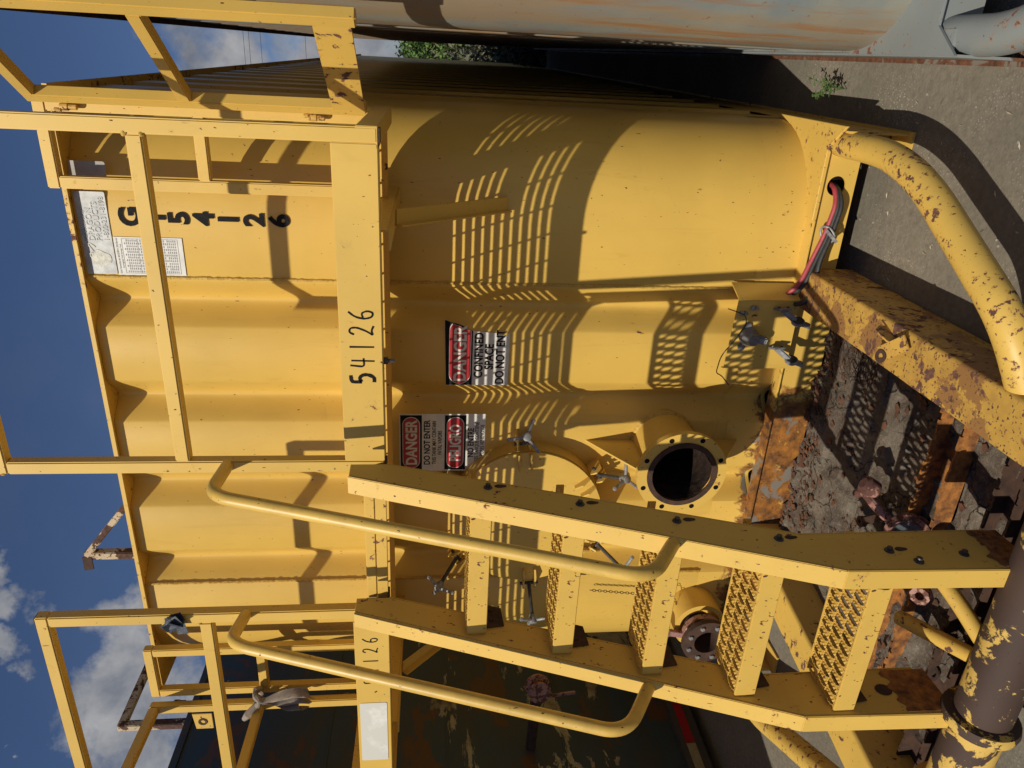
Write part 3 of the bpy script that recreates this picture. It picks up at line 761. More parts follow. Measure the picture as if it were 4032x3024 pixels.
# second nozzle, with rusty valve flange
N2 = (-1.745, 0, .37)
bm = B(); lathe(bm, [(.10, 0), (.125, 0), (.125, .23), (.10, .23)], (N2[0], .09, N2[2]), (0, -1, 0), 36, closed=True); n2 = obj('outlet_nozzle', bm, MYF, TANK)
bm = B(); flange_ring(bm, (N2[0], -.225, N2[2]), .118, .062, .024, 8, .01); lathe(bm, [(.062, 0), (.075, 0), (.075, .10), (.062, .10)], (N2[0], -.125, N2[2]), (0, -1, 0), 28, closed=True); v2 = obj('valve_flange', bm, MRUST, n2)
for k in range(8):
    a = R(22.5+45*k); bm = B(); lathe(bm, [(.011, 0), (.011, .008), (.006, .009)], (N2[0]+.092*math.cos(a), -.249, N2[2]+.092*math.sin(a)), (0, -1, 0), 6); obj('bolt', bm, MZINC, v2)
bm = B(); lathe(bm, [(.085, 0), (.095, .01), (.095, .04), (.085, .05)], (N2[0], -.15, N2[2]), (0, -1, 0), 24, closed=True); bar(bm, (N2[0]-.02, -.17, N2[2]+.09), (N2[0]-.01, -.16, N2[2]+.17), .03, .02, (0, 1, 0), .002); lathe(bm, [(.022, 0), (.030, .006), (.030, .022), (.02, .026)], (N2[0]-.01, -.15, N2[2]+.18), (0, -1, 0), 16)
obj('valve_body', bm, MPINK, v2)
bm = B()
def chain(bm, a, b, sag, nl, r=.007):
    a, b = Vector(a), Vector(b)
    for i in range(nl):
        t = (i+.5)/nl; p = a.lerp(b, t)+Vector((0, 0, -sag*4*t*(1-t))); d = ((b-a)/nl)
        dd = d.normalized(); s = dd.orthogonal().normalized() if i % 2 else dd.cross(dd.orthogonal()).normalized()
        pts = [p+dd*math.cos(q)*r*1.25+s*math.sin(q)*r*.8 for q in [2*math.pi*k/8 for k in range(9)]]
        tube(bm, pts, r*.24, 5, caps=False)
chain(bm, (-1.60, -.03, .90), (-1.63, -.04, .60), .0, 22)
chain(bm, (-1.60, -.05, .52), (-1.83, -.10, .50), .05, 16)
obj('chain', bm, MRUST, TANK)

# ------------------------------------------------------------------ connector bracket at the sill
bm = B()
plateXZ(bm, [(-.40, .20), (-.115, .20), (-.115, .455), (-.405, .468)], -.104, .005)
prism(bm, [(0, 0), (.10, .0), (.10, .26), (.0, .255)], (-.115, -.104, .20), (.45, .9, 0), (0, 0, 1), .005)
prism(bm, [(0, 0), (.10, .0), (.02, .27), (.0, .268)], (-.405, -.104, .20), (-.3, .95, 0), (0, 0, 1), .005)
cb = obj('connector_bracket', bm, MYF, TANK)
for (x, z, mt_) in ((-.176, .222, simple('dirty_cast_grey', (.25, .24, .25), (.16, .14, .13), 50, .6)), (-.341, .214, MZINC)):
    bm = B(); axd = Vector((1, -.45, .15)).normalized()
    bar(bm, (x+.030, -.104, z+.062), (x+.042, -.150, z+.052), .052, .009, (1, 0, 0), .002)
    bar(bm, (x+.036, -.125, z+.060), (x-.006, -.155, z+.004), .024, .022, (0, 1, 0), .006)
    lathe(bm, [(.014, -.022), (.025, -.012), (.027, -.002), (.024, 0)], (x, -.160, z), axd, 20)
    bar(bm, (x-.012, -.160, z-.006), (x-.024, -.170, z-.046), .030, .010, (1, 0, 0), .003)
    lathe(bm, [(.012, 0), (.018, .003), (.018, .010), (.012, .012)], (x-.020, -.166, z-.030), (1, -.2, 0), 14)
    gh = obj('air_coupling', bm, mt_, cb)
    bm = B(); lathe(bm, [(.0215, 0), (.0205, .003), (.007, .004)], Vector((x, -.160, z))+axd*.0002, axd, 20); obj('rubber_seal', bm, MBLACK, gh)
    for q in (-.018, .018):
        bm = B(); lathe(bm, [(.006, 0), (.006, .008)], (x+.040, -.132, z+.057+q), (1, 0, 0), 6); obj('bolt', bm, MSTEEL, gh)
bm = B()
lathe(bm, [(.038, 0), (.040, .012), (.034, .03), (.026, .046), (.022, .06)], (-.262, -.106, .392), (0, -1, .0), 22)
bar(bm, (-.262, -.128, .375), (-.27, -.150, .328), .030, .030, (0, -1, 0), .006)
for (dx, dz) in ((.045, .01), (-.048, .022)): lathe(bm, [(.014, 0), (.014, .010)], (-.262+dx, -.106, .392+dz), (0, -1, 0), 12)
obj('electrical_socket', bm, simple('cast_grey', (.22, .22, .235), (.16, .16, .17), 60, .45, .3), cb)
for (x, z) in ((-.165, .437), (-.143, .395)):
    bm = B(); lathe(bm, [(.009, 0), (.009, .012), (.006, .013)], (x, -.106, z), (0, -1, 0), 8); lathe(bm, [(.007, 0), (.007, .018)], (x+.002, -.106, z-.016), (0, -1, 0), 8); obj('cable_clamp', bm, MZINC, cb)
bm = B(); tube(bm, fillet([(-.145, -.118, .50), (-.160, -.12, .45), (-.17, -.122, .425), (-.20, -.13, .418), (-.26, -.15, .46), (-.34, -.13, .50), (-.425, -.11, .50), (-.44, -.10, .47), (-.49, -.09, .425)], .03, 6), .0022, 6); obj('loose_wire', bm, MBLACK, cb)

# ------------------------------------------------------------------ lettering and signs (parts of the tank)
def sticker(name, poly, y, mat, parent=TANK, label=None, th=.0015):
    bm = B(); plateXZ(bm, poly, y, th); return obj(name, bm, mat, parent, label, smooth=False)
def lettering(par, items, y, mat=None):
    bm = B()
    for it in items: text(bm, it[0], it[1], it[2], it[3], y, *it[4:])
    solidify(bm, (0, .0006, 0)); return obj('lettering', bm, mat or MINK, par, smooth=False)
bm = B()
for ch, zt in (('G', 2.787), ('T', 2.70), ('5', 2.618), ('4', 2.530), ('1', 2.443), ('2', 2.353), ('6', 2.262)):
    text(bm, ch, .127, zt-.072, .068, -.0045, .98, .040, .001, 'CENTER')
solidify(bm, (0, .0006, 0)); obj('tank_number', bm, MINK, TANK, 'GT54126 painted downward in black letters', smooth=False)
# handwritten 54126
def digits(x0, zc, h, y, seq, pitch):
    bm = B(); D_ = {
        '5': [[(.5, 1), (.0, .98), (.02, .55)], [(.02, .55), (.3, .66), (.55, .5), (.55, .25), (.35, .02), (.0, .03)]],
        '4': [[(.1, 1), (.0, .42), (.62, .45)], [(.45, .95), (.42, .0)]], '1': [[(.3, 1), (.3, 0)]],
        '2': [[(.05, .8), (.2, 1), (.5, .95), (.55, .7), (.3, .3), (.0, .02), (.3, .1), (.65, .0)]],
        '6': [[(.5, 1), (.15, .75), (.0, .35), (.15, .05), (.45, .0), (.58, .25), (.4, .48), (.1, .42)]], '-': [[(.1, .3), (.25, .15)]]}
    for i, ch in enumerate(seq):
        for st in D_[ch]:
            p = fillet([(x0+i*pitch+a*h*.62, 0, zc+b*h) for a, b in st], h*.16, 5)
            stroke(bm, [(q.x, q.z) for q in p], h*(.15 if (i == 0 and ch == '5' and seq[0] == '5') else .075), y)
    solidify(bm, (0, .0006, 0)); return obj('handwritten_number', bm, MINK, TANK, smooth=False)
digits(-.1767, 1.831, .070, -.7722, '54126', .0493)
digits(-1.422, 1.848, .053, -.7722, '-54126', .0482)
st = sticker('blank_sticker', rrect(-1.767, -1.470, 1.8206, 1.919, .006), -.7730, simple('scuffed_white', (.80, .80, .79), (.62, .62, .59), 12, .45, 0, .15, lo=.25, hi=.45), TANK, 'blank white sticker with scratches')
# Danger / Peligro sign
def danger(par, x0, x1, z0, z1, word, y, pad=.008):
    bm = B(); plateXZ(bm, [(x0, z0), (x1, z0), (x1, z1), (x0, z1)], y, .0008); bk = obj('sign_panel', bm, MINK, par, smooth=False)
    h = (z1-z0)
    bm = B(); plateXZ(bm, rrect(x0+pad, x1-pad, z0+pad, z1-pad, h/2-pad-.001, 8), y-.0008, .0006); obj('white_outline', bm, MWHITE, par, smooth=False)
    bm = B(); plateXZ(bm, rrect(x0+pad*1.35, x1-pad*1.35, z0+pad*1.35, z1-pad*1.35, h/2-pad*1.35-.001, 8), y-.0016, .0006); obj('red_field', bm, MSIGNRED, par, smooth=False)
    hh = h*.50; wsc = (x1-x0)*.80/(len(word)*hh/.69*.66)
    lettering(par, [(word, (x0+x1)/2, z0+h*.25, hh, wsc, .03, .0012, 'CENTER')], y-.0024, MWHITE)
sg = sticker('warning_sign', [(-.945, 1.432), (-.668, 1.432), (-.668, 1.798), (-.945, 1.798)], -.0035, MWHITE, TANK, 'white two-part danger and peligro warning sign')
danger(sg, -.938, -.674, 1.702, 1.792, 'DANGER', -.0045)
danger(sg, -.938, -.674, 1.515, 1.605, 'PELIGRO', -.0045)
lettering(sg, [('DO NOT ENTER', -.806, 1.668, .0255, .80, .02, .001, 'CENTER'), ('THIS TANK MAY CONTAIN', -.806, 1.642, .0165, .72, .008, .001, 'CENTER'),
               ('FATAL VAPORS', -.806, 1.618, .0165, .72, .008, .001, 'CENTER'), ('NO ENTRE', -.806, 1.481, .0255, .80, .02, .001, 'CENTER'),
               ('ESTE TANQUE CONTIENE', -.806, 1.459, .0165, .72, .008, .001, 'CENTER'), ('VAPORES VENENOSOS', -.806, 1.437, .0165, .72, .008, .001, 'CENTER')], -.0045)
sg2 = sticker('warning_sign', [(-.533, 1.347), (-.300, 1.347), (-.315, 1.362), (-.303, 1.40), (-.298, 1.46), (-.292, 1.51), (-.268, 1.545), (-.258, 1.585), (-.248, 1.612), (-.533, 1.605)], -.0035, MWHITE, TANK, 'torn danger confined space sign')
bm = B(); plateXZ(bm, [(-.532, 1.497), (-.294, 1.497), (-.292, 1.51), (-.268, 1.545), (-.258, 1.585), (-.248, 1.611), (-.532, 1.604)], -.0045, .0008); obj('sign_panel', bm, MINK, sg2, smooth=False)
pl_ = rrect(-.527, -.250, 1.503, 1.593, .044, 8)
def clipx(poly, f): return [(min(p[0], f(p[1])), p[1]) for p in poly]
tear = lambda z: -.292+(z-1.51)*.42
bm = B(); plateXZ(bm, clipx(pl_, tear), -.0053, .0006); obj('white_outline', bm, MWHITE, sg2, smooth=False)
bm = B(); plateXZ(bm, clipx(rrect(-.524, -.253, 1.506, 1.590, .041, 8), lambda z: tear(z)-.001), -.0061, .0006); obj('red_field', bm, MSIGNRED, sg2, smooth=False)
lettering(sg2, [('DANGER', -.516, 1.524, .048, .86, .03)], -.0069, MWHITE)
lettering(sg2, [('CONFINED', -.500, 1.455, .034, .80, .03), ('SPACE', -.462, 1.412, .034, .80, .03), ('DO NOT ENT', -.528, 1.367, .034, .78, .03)], -.0045)
# maker's plate, chart, clear pouch
mp = sticker('maker_plate', rrect(-.088, .212, 2.822, 2.928, .006), -.0035, MALU, TANK, 'embossed aluminium maker plate')
bm = B()
for s_, z, h in (('Manufactured by', 2.905, .012), ('DRAGON', 2.880, .020), ('PRODUCTS', 2.855, .020), ('1-800-231-8198', 2.830, .018)): text(bm, s_, .035, z, h, -.0052, .95, .0)
solidify(bm, (0, .001, 0)); obj('embossed_lettering', bm, simple('embossed_alu', (.33, .34, .35), (.26, .27, .28), 45, .4, .25), mp, smooth=False)
bm = B(); e = [(-.03+.030*math.cos(a)*(1+.2*math.sin(3*a)), 2.868+.034*math.sin(a)) for a in [2*math.pi*i/26 for i in range(26)]]
plateXZ(bm, e, -.0052, .001)
stroke(bm, [(-.03+.02*math.cos(a)+.05*a/9, 2.895+.012*math.sin(a*1.3)) for a in [i*.35 for i in range(24)]], .004, -.0055)
obj('embossed_emblem', bm, simple('emblem_alu', (.58, .57, .50), (.36, .36, .34), 70, .5, .1), mp, smooth=False)
ch = sticker('gauge_chart', [(-.090, 2.578), (.052, 2.578), (.052, 2.818), (-.090, 2.818)], -.0035, MWHITE, TANK, 'white paper gauge chart with rows of figures')
bm = B()
def q(x0, x1, z0, z1): bm.faces.new([bm.verts.new(p) for p in ((x0, -.0042, z0), (x1, -.0042, z0), (x1, -.0042, z1), (x0, -.0042, z1))])
for r_ in range(27):
    z = 2.782-r_*.0068
    for c_ in range(12):
        if (c_ % 2 == 0) or r_ % 7: q(-.080+c_*.0105, -.080+c_*.0105+.0068+(r_*c_ % 3)*.0006, z-.0032, z)
for zz_ in (2.790, 2.735, 2.672, 2.595): q(-.083, .046, zz_-.0006, zz_+.0006)
for xx_ in (-.083, .046): q(xx_-.0006, xx_+.0006, 2.595, 2.790)
text(bm, 'Stick Schedule for MODERN 500 Barrel', -.019, 2.805, .0062, -.0042, .9, .02, .001, 'CENTER'); text(bm, 'Corrugated Wall Storage Tank', -.019, 2.794, .0055, -.0042, .9, .02, .001, 'CENTER')
obj('printed_rows', bm, simple('grey_print', (.22, .22, .24), (.3, .3, .32), 40, .6), ch, smooth=False)
pc = sticker('document_pouch', rrect(.262, .318, 2.80, 2.925, .008), -.012, simple('clouded_plastic', (.34, .33, .33), (.26, .25, .25), 18, .35, 0, .1), TANK, 'clouded plastic document pouch')

# ------------------------------------------------------------------ roof railings (rusty) seen over the roof edge
def roof_bracket(name, base, yb, ang, dirx, lab):
    r = thing(name, lab, 'railing', base); X, Y, Z = base
    bm = B(); bar(bm, (X, Y, Z), (X, Y, Z+.40), .045, .045, (1, 0, 0), .004); obj('upright', bm, MCREAMR, r)
    bm = B(); bar(bm, (X, Y, Z+.38), (X+dirx*.42, Y+yb, Z+.38+ang), .045, .04, (0, 0, 1), .004); obj('arm', bm, MCREAMR, r)
    bm = B(); bar(bm, (X-dirx*.01, Y, Z+.36), (X-dirx*.09, Y, Z+.33), .006, .04, (0, 0, 1), .001); obj('hook', bm, MRUST, r)
MCREAMR = painted('cream_and_rust', base=(.50, .40, .27), chip=.43, chipscale=12, seed=61, specks=.6, rust=(.06, .03, .022), bumpy=.5)

# ------------------------------------------------------------------ grey tank on the right
MGF2 = painted('grey_skid_paint', base=(.21, .235, .24), chip=.62, chipscale=26, rust=(.13, .058, .038), specks=.66, seed=33, bumpy=.4, wearx=(2, .12, -.01, (.22, .095, .055)))
GT = thing('frac_tank', 'pale grey rust-streaked storage tank standing right of the yellow one', 'storage tank', (2.05, -.46, 0))
gp = shell_profile(0, 2.55, .40, (.66, 1.07, 1.48, 1.89), 9.5)
bm = B(); shell(bm, gp, .17, 2.95, off=(.80, -.46)); gs = obj('tank_shell', bm, MGT, GT, angle=40)
bm = B(); box(bm, .775, 3.39, -.49, 9.1, 2.95, 2.962); obj('roof_rim', bm, MRUST, GT, 'rusty roof edge')
bm = B(); rbox(bm, .86, 3.3, -.53, -.44, .184, .194, .003); box(bm, .86, 3.3, -.505, -.497, .05, .184)
arc = [(1.20-.40*math.sin(math.pi/2*k/10), -.06-.40*math.cos(math.pi/2*k/10)) for k in range(11)]
prism(bm, [(.87, -.53), (.79, -.64), (.79, -.06)][::1] + arc[::-1], (0, 0, .186), (1, 0, 0), (0, 1, 0), .009)
obj('base_sill', bm, MGF, GT)
bm = B(); box(bm, .785, .793, -.64, 9, -.038, .186); box(bm, .770, .83, -.70, 9, -.048, -.036); box(bm, .793, .86, -.60, 9, .172, .182)
obj('side_skid', bm, MGF2, GT, 'pale skid with worn red-brown lower edge')
bm = B(); tube(bm, fillet([(.845, -.5, .125), (.845, -.80, .125), (1.28, -1.60, .12)], .34, 14), .056, 24)
obj('bumper_tube', bm, MGF, GT, 'bent pale grey bumper tube with scraped red-brown paint')
bm = B(); rbox(bm, 1.25, 1.40, -1.9, -.52, .02, .187, .006); obj('drawbar_beam', bm, MGF, GT)
bm = B(); rbox(bm, .82, 3.3, -1.34, -1.333, 1.80, 1.91, .002); rbox(bm, 1.0, 3.3, -1.33, -.47, 1.85, 1.86, .002); 
# its platform starts clear of the picture
bm.free()

# ------------------------------------------------------------------ dark tank on the left
DT = thing('frac_tank', 'dark blue-black storage tank with peeling cream patches, left behind the stair', 'storage tank', (-4.4, 1, 0))
DX = -3.05
bm = B()
n = 40; zs = [.16, .9, 1.6, 2.3, 3.115]; rings = []
for z in zs: rings.append([bm.verts.new(p) for p in ((DX-2.6, -2.2, z), (DX, -2.2, z), (DX, 8, z), (DX-2.6, 8, z))])
for a, b in zip(rings, rings[1:]):
    for k in range(4): bm.faces.new((a[k], a[(k+1) % 4], b[(k+1) % 4], b[k]))
bm.faces.new(rings[0][::-1]); bm.faces.new(rings[-1]); obj('tank_shell', bm, MDT, DT, smooth=False)
bm = B(); box(bm, DX-.002, DX+.02, -2.2, 1.10, 3.085, 3.125); box(bm, DX, DX+.014, 1.10, 8, 3.06, 3.09)
for z in (.85, 1.55, 2.25): box(bm, DX, DX+.006, -2.2, 8, z, z+.012)
obj('wall_seam', bm, MDT, DT, smooth=False)
bm = B(); box(bm, DX-.03, DX+.05, -2.2, 8, .02, .16); sk = obj('side_skid', bm, simple('dark_skid', (.035, .04, .045), (.06, .05, .045), 14, .6), DT, smooth=False)
MREFW = simple('dirty_reflector', (.34, .29, .17), (.26, .22, .13), 20, .35); MREFR = simple('red_reflector', (.34, .015, .02), (.28, .012, .016), 20, .3)
for i in range(9):
    y0 = -1.9+.305*i
    bm = B(); box(bm, DX+.05, DX+.053, y0, y0+.30, .07, .125)
    rt_ = obj('reflector_strip', bm, MREFR if i % 2 else MREFW, sk, 'red reflector' if i % 2 else 'pale reflector', smooth=False)
bm = B(); lathe(bm, [(.03, 0), (.070, 0), (.070, .02), (.04, .03), (.04, .07), (.060, .07), (.060, .085), (.03, .085)], (-2.50, .25, 1.06), (.3, -1, 0), 24)
bar(bm, (-2.50, .17, 1.02), (-2.48, .17, .86), .02, .012, (0, 1, 0), .002)
for k in range(8): ico(bm, (-2.50+.065*math.cos(k*.785), .225, 1.06+.065*math.sin(k*.785)), .009, 1)
sv = obj('side_valve', bm, MPINK, DT)
bm = B(); tube(bm, [(-3.06, .30, 1.06), (-2.52, .25, 1.06)], .03, 12); obj('valve_stub', bm, MRUST, sv)

roof_bracket('roof_railing', (-1.665, .4, 2.95), .0, .30, .9, 'short rusty cream railing bracket on the yellow tank roof') if False else None
RB = thing('roof_railing', 'short rusty railing arm standing up over the yellow tank roof edge', 'railing', (-1.65, .4, 2.945))
bm = B(); bar(bm, (-1.655, .4, 2.945), (-1.655, .4, 3.375), .045, .040, (1, 0, 0), .004); obj('upright', bm, MCREAMR, RB)
bm = B(); bar(bm, (-1.655, .4, 3.365), (-1.30, .42, 3.08), .03, .05, (0, 1, 0), .004); obj('arm', bm, MCREAMR, RB)
bm = B(); bar(bm, (-1.655, .38, 3.36), (-1.72, .36, 3.35), .006, .045, (0, 0, 1), .001); obj('hook', bm, MRUST, RB)
RB2 = thing('roof_railing', 'rusty folded railing standing on the dark tank roof behind the left gate', 'railing', (-3.2, .7, 3.11))
bm = B(); bar(bm, (-3.2, .72, 3.05), (-3.2, .72, 3.58), .05, .045, (1, 0, 0), .004); obj('upright', bm, MCREAMR, RB2)
bm = B(); bar(bm, (-3.2, .70, 3.56), (-3.19, 1.32, 3.56), .045, .045, (0, 0, 1), .004); obj('arm', bm, MCREAMR, RB2)

# ------------------------------------------------------------------ hoses out of the sill
for i, (mt, dz, lab, nm) in enumerate(((MRED, .010, 'red air hose running from the sill hole behind the connector bracket', 'hose'),
                                   (MBLACK, .0, 'black hose in the middle of the bundle out of the sill hole', 'hose'),
                                   (MBLACK, -.011, 'lowest black hose of the bundle, looping over the front sill', 'hose'))):
    bm = B()
    pts = [(.335, .015, .125+dz*.4), (.325, -.055, .128+dz*.6), (.27, -.085-.004*i, .122+dz), (.15, -.088-.006*i, .142+dz), (.05, -.088-.01*i, .172+dz), (-.05, -.095-.01*i, .200+dz*1.6), (-.105, -.09+.03*(i < 2)-.03*(i == 2), .225+dz*2.2)]
    if i == 2: pts = pts[:5]+[(-.02, -.11, .16), (-.075, -.125, .165), (-.118, -.125, .205), (-.118, -.13, .235)]
    tube(bm, fillet(pts, .06, 5), .0095, 10)
    tag(obj(nm, bm, mt), lab, 'hose')
bm = B(); tube(bm, [(.155+.030*math.cos(a), -.094+.020*math.sin(a)*1.0, .145+.018*math.sin(a)+.012*math.cos(a)) for a in [2*math.pi*k/16 for k in range(17)]], .0045, 8, caps=False)
bar(bm, (.175, -.115, .165), (.13, -.12, .115), .012, .005, (0, -1, .3), .001)
tag(obj('tie_strap', bm, MZINC), 'grey strap tied round the red and black hoses', 'strap')

# rag and tape
bm = B(); nu, nv = 30, 30
def rag(u, v):
    # u along the hang, v across
    x = -2.064+.035*(v-.5)+.03*u+.012*math.sin(u*7+v*3); z = 2.444-.25*u*(1-.22*abs(math.sin(v*8.5)))+.05*(v-.5)*math.sin(u*5); y = -.198+.022*math.sin(v*19+u*3)*(.3+u)-.02*u
    return (x+.04*(v-.5)*u*2, y, z)
vs = [[bm.verts.new(rag(i/nu, j/nv)) for j in range(nv+1)] for i in range(nu+1)]
for i in range(nu):
    for j in range(nv): bm.faces.new((vs[i][j], vs[i+1][j], vs[i+1][j+1], vs[i][j+1]))
solidify(bm, (0, .003, 0))
for k in range(60):
    a = k*.21; 
tube(bm, [(-2.069+.035*math.cos(a), -.160+.035*math.sin(a), 2.460+.012*math.sin(a*2.3)) for a in [k*.35 for k in range(22)]], [.012+.004*math.sin(k*1.7) for k in range(22)], 8)
tube(bm, [(-2.09, -.19, 2.465), (-2.125, -.21, 2.50), (-2.15, -.21, 2.52)], [.014, .02, .012], 8)
tag(obj('knotted_rag', bm, MCLOTH), 'grimy knotted rag hanging from the middle rail of the left railing', 'rag')
bm = B()
for k in range(9):
    p = Vector((-1.060+random.uniform(-.02, .02), -.777-random.uniform(0, .02), 2.502+random.uniform(-.03, .03)))
    a = Vector((random.uniform(-1, 1), random.uniform(-.4, .4), random.uniform(-1, 1))).normalized()*.028; b_ = a.cross(Vector((random.uniform(-.5, .5), 1, random.uniform(-.5, .5)))).normalized()*.02
    v_ = [bm.verts.new(p+q_) for q_ in (a+b_, a-b_, -a-b_*.6, -a*.8+b_)]; bm.faces.new(v_)
solidify(bm, (0, .0015, .0005))
tag(obj('tape_scrap', bm, MTAPE), 'crumpled black tape stuck on the railing post left of the stair', 'tape')

# ------------------------------------------------------------------ loose fittings on the deck
V1 = thing('camlock_valve', 'pink-primed open valve with round glassy throat lying right of the stair foot', 'valve', (-.68, -.86, .05))
bm = B(); lathe(bm, [(.055, 0), (.075, 0), (.082, .02), (.078, .05), (.062, .06), (.055, .05)], (-.675, -.90, .06), (.25, -.55, .75), 32, closed=True); tr = obj('throat_ring', bm, MPINK, V1)
bm = B(); lathe(bm, [(.057, 0), (.057, .004)], (-.672, -.905, .068), (.25, -.55, .75), 28); obj('liner', bm, simple('throat_rubber', (.10, .12, .14), (.03, .04, .05), 16, .25), tr)
bm = B(); tube(bm, fillet([(-.645, -.86, .12), (-.62, -.80, .15), (-.60, -.735, .16), (-.64, -.69, .15)], .03), [.018]*18 if False else .016, 10)
lathe(bm, [(.022, 0), (.034, .01), (.034, .05), (.02, .06)], (-.59, -.76, .13), (.5, .2, .8), 18); obj('lever_arm', bm, MPINK, V1)
bm = B(); bar(bm, (-.66, -.80, .10), (-.75, -.70, .10), .03, .022, (0, 0, 1), .006); lathe(bm, [(.008, 0), (.020, 0), (.020, .02), (.008, .02)], (-.76, -.69, .09), (0, 0, 1), 14, closed=True); obj('coupler_ear', bm, MRUST, V1)
bm = B(); lathe(bm, [(.014, 0), (.030, 0), (.030, .03), (.014, .03)], (-.735, -1.11, .14), (.1, -.6, .8), 8, closed=True)
lathe(bm, [(.020, 0), (.020, .05)], (-.725, -1.085, .10), (.2, .8, .2), 10)
tag(obj('pipe_fitting', bm, MPINK), 'small octagonal pink-painted fitting beside the foot of the right stringer', 'fitting')
# wire tangle
bm = B()
for k in range(9):
    c = Vector((-.27+random.uniform(-.04, .07), -.36+random.uniform(-.12, .1), .05)); pts = []
    r1, r2_ = random.uniform(.03, .09), random.uniform(.02, .06); ph = random.uniform(0, 6)
    for i in range(40):
        a = ph+i*.28; pts.append(c+Vector((r1*math.cos(a)+.01*math.sin(3*a+k), r2_*math.sin(a)+.012*math.cos(2.3*a)+i*.0006, .012+.012*math.sin(a*1.3+k))))
    tube(bm, pts, .0011, 5)
tag(obj('wire_tangle', bm, MRUST), 'loose tangle of thin rusty wire on the crusted deck', 'wire')

# flakes of rust scale and grit lying on the deck
bm = B(); rf = random.Random(31)
for k in range(620):
    x, y = rf.uniform(-1.25, -.17), rf.uniform(-1.30, -.06)
    if rf.random() < .5: y = -.06-abs(rf.gauss(0, .10))
    r_ = rf.choice((.004, .006, .008, .012, .018)); z = deckz(x, y)+r_*.25
    q_ = [Vector((x+r_*rf.uniform(.5, 1.1)*math.cos(a), y+r_*rf.uniform(.5, 1.1)*math.sin(a), z+rf.uniform(0, r_*.35))) for a in [2*math.pi*i/5 for i in range(5)]]
    f_ = bm.faces.new([bm.verts.new(v_) for v_ in q_])
solidify(bm, (0, 0, -.0025))
tag(obj('rust_flakes', bm, simple('scale_flakes', (.16, .065, .03), (.05, .03, .022), 14, .9, 0, .6), smooth=False), 'loose rust flakes and grit on the crusted deck', 'rust flakes', kind='stuff')

# weed
bm = B()
for (cx_, cy_) in ((.665, .38),):
    for s_ in range(7):
        a0 = random.uniform(0, 6.28); tip = Vector((cx_+.04*math.cos(a0), cy_+random.uniform(-.13, .13), random.uniform(.02, .09))); b0 = Vector((cx_, cy_+(tip.y-cy_)*.3, -.05))
        tube(bm, [b0, b0.lerp(tip, .5)+Vector((0, 0, .02)), tip], .0016, 5)
        for k in range(8):
            t = .3+.7*k/8; p = b0.lerp(tip, t)+Vector((0, 0, .02*(1-abs(2*t-1)))); an = k*2.4+a0; d = Vector((math.cos(an), math.sin(an), .25))*random.uniform(.018, .030); s = Vector((-d.y, d.x, 0)).normalized()*.0065
            v_ = [bm.verts.new(q_) for q_ in (p, p+d*.45+s, p+d+Vector((0, 0, -.006)), p+d*.45-s)]; bm.faces.new(v_)
tag(obj('weed', bm, simple('weed_leaf', (.10, .17, .05), (.06, .11, .03), 30, .6)), 'small green weed growing in the gap beside the grey tank', 'plant')

# ground litter
bm = B()
for k in range(900):
    x, y = random.uniform(-.9, 1.6), random.uniform(-2.2, .5)
    if -1.5 < x < .02 and y > -1.5: continue
    if .45 < x < .56 and y > -.2 or .73 < x < .87 and y > -.75: continue
    r = random.choice((.002, .003, .004, .006)); ico(bm, (x, y, -.05+r*.3), r, 1, (1, random.uniform(.6, 1), .6))
peb = obj('pebbles', bm, simple('pebble', (.34, .31, .26), (.2, .17, .14), 8, .9)); tag(peb, 'scattered small pebbles on the yard ground', 'pebbles', kind='stuff')
bm = B()
for k in range(130):
    x, y = random.uniform(-.2, 1.5), random.uniform(-2.0, -.1)
    if x < .02 or (.70 < x < .9 and y > -.75): continue
    a = random.uniform(0, 3.14); L = random.uniform(.012, .045); d = Vector((math.cos(a), math.sin(a), 0))*L; s = Vector((-d.y, d.x, 0)).normalized()*random.uniform(.001, .003)
    p = Vector((x, y, -.046)); v_ = [bm.verts.new(q_) for q_ in (p-d*.5, p+s+Vector((0, 0, .003)), p+d*.5, p-s)]; bm.faces.new(v_)
tag(obj('straw_bits', bm, simple('dry_straw', (.50, .44, .33), (.36, .30, .2), 20, .8)), 'dry straw and leaf bits littering the ground', 'litter', kind='stuff')

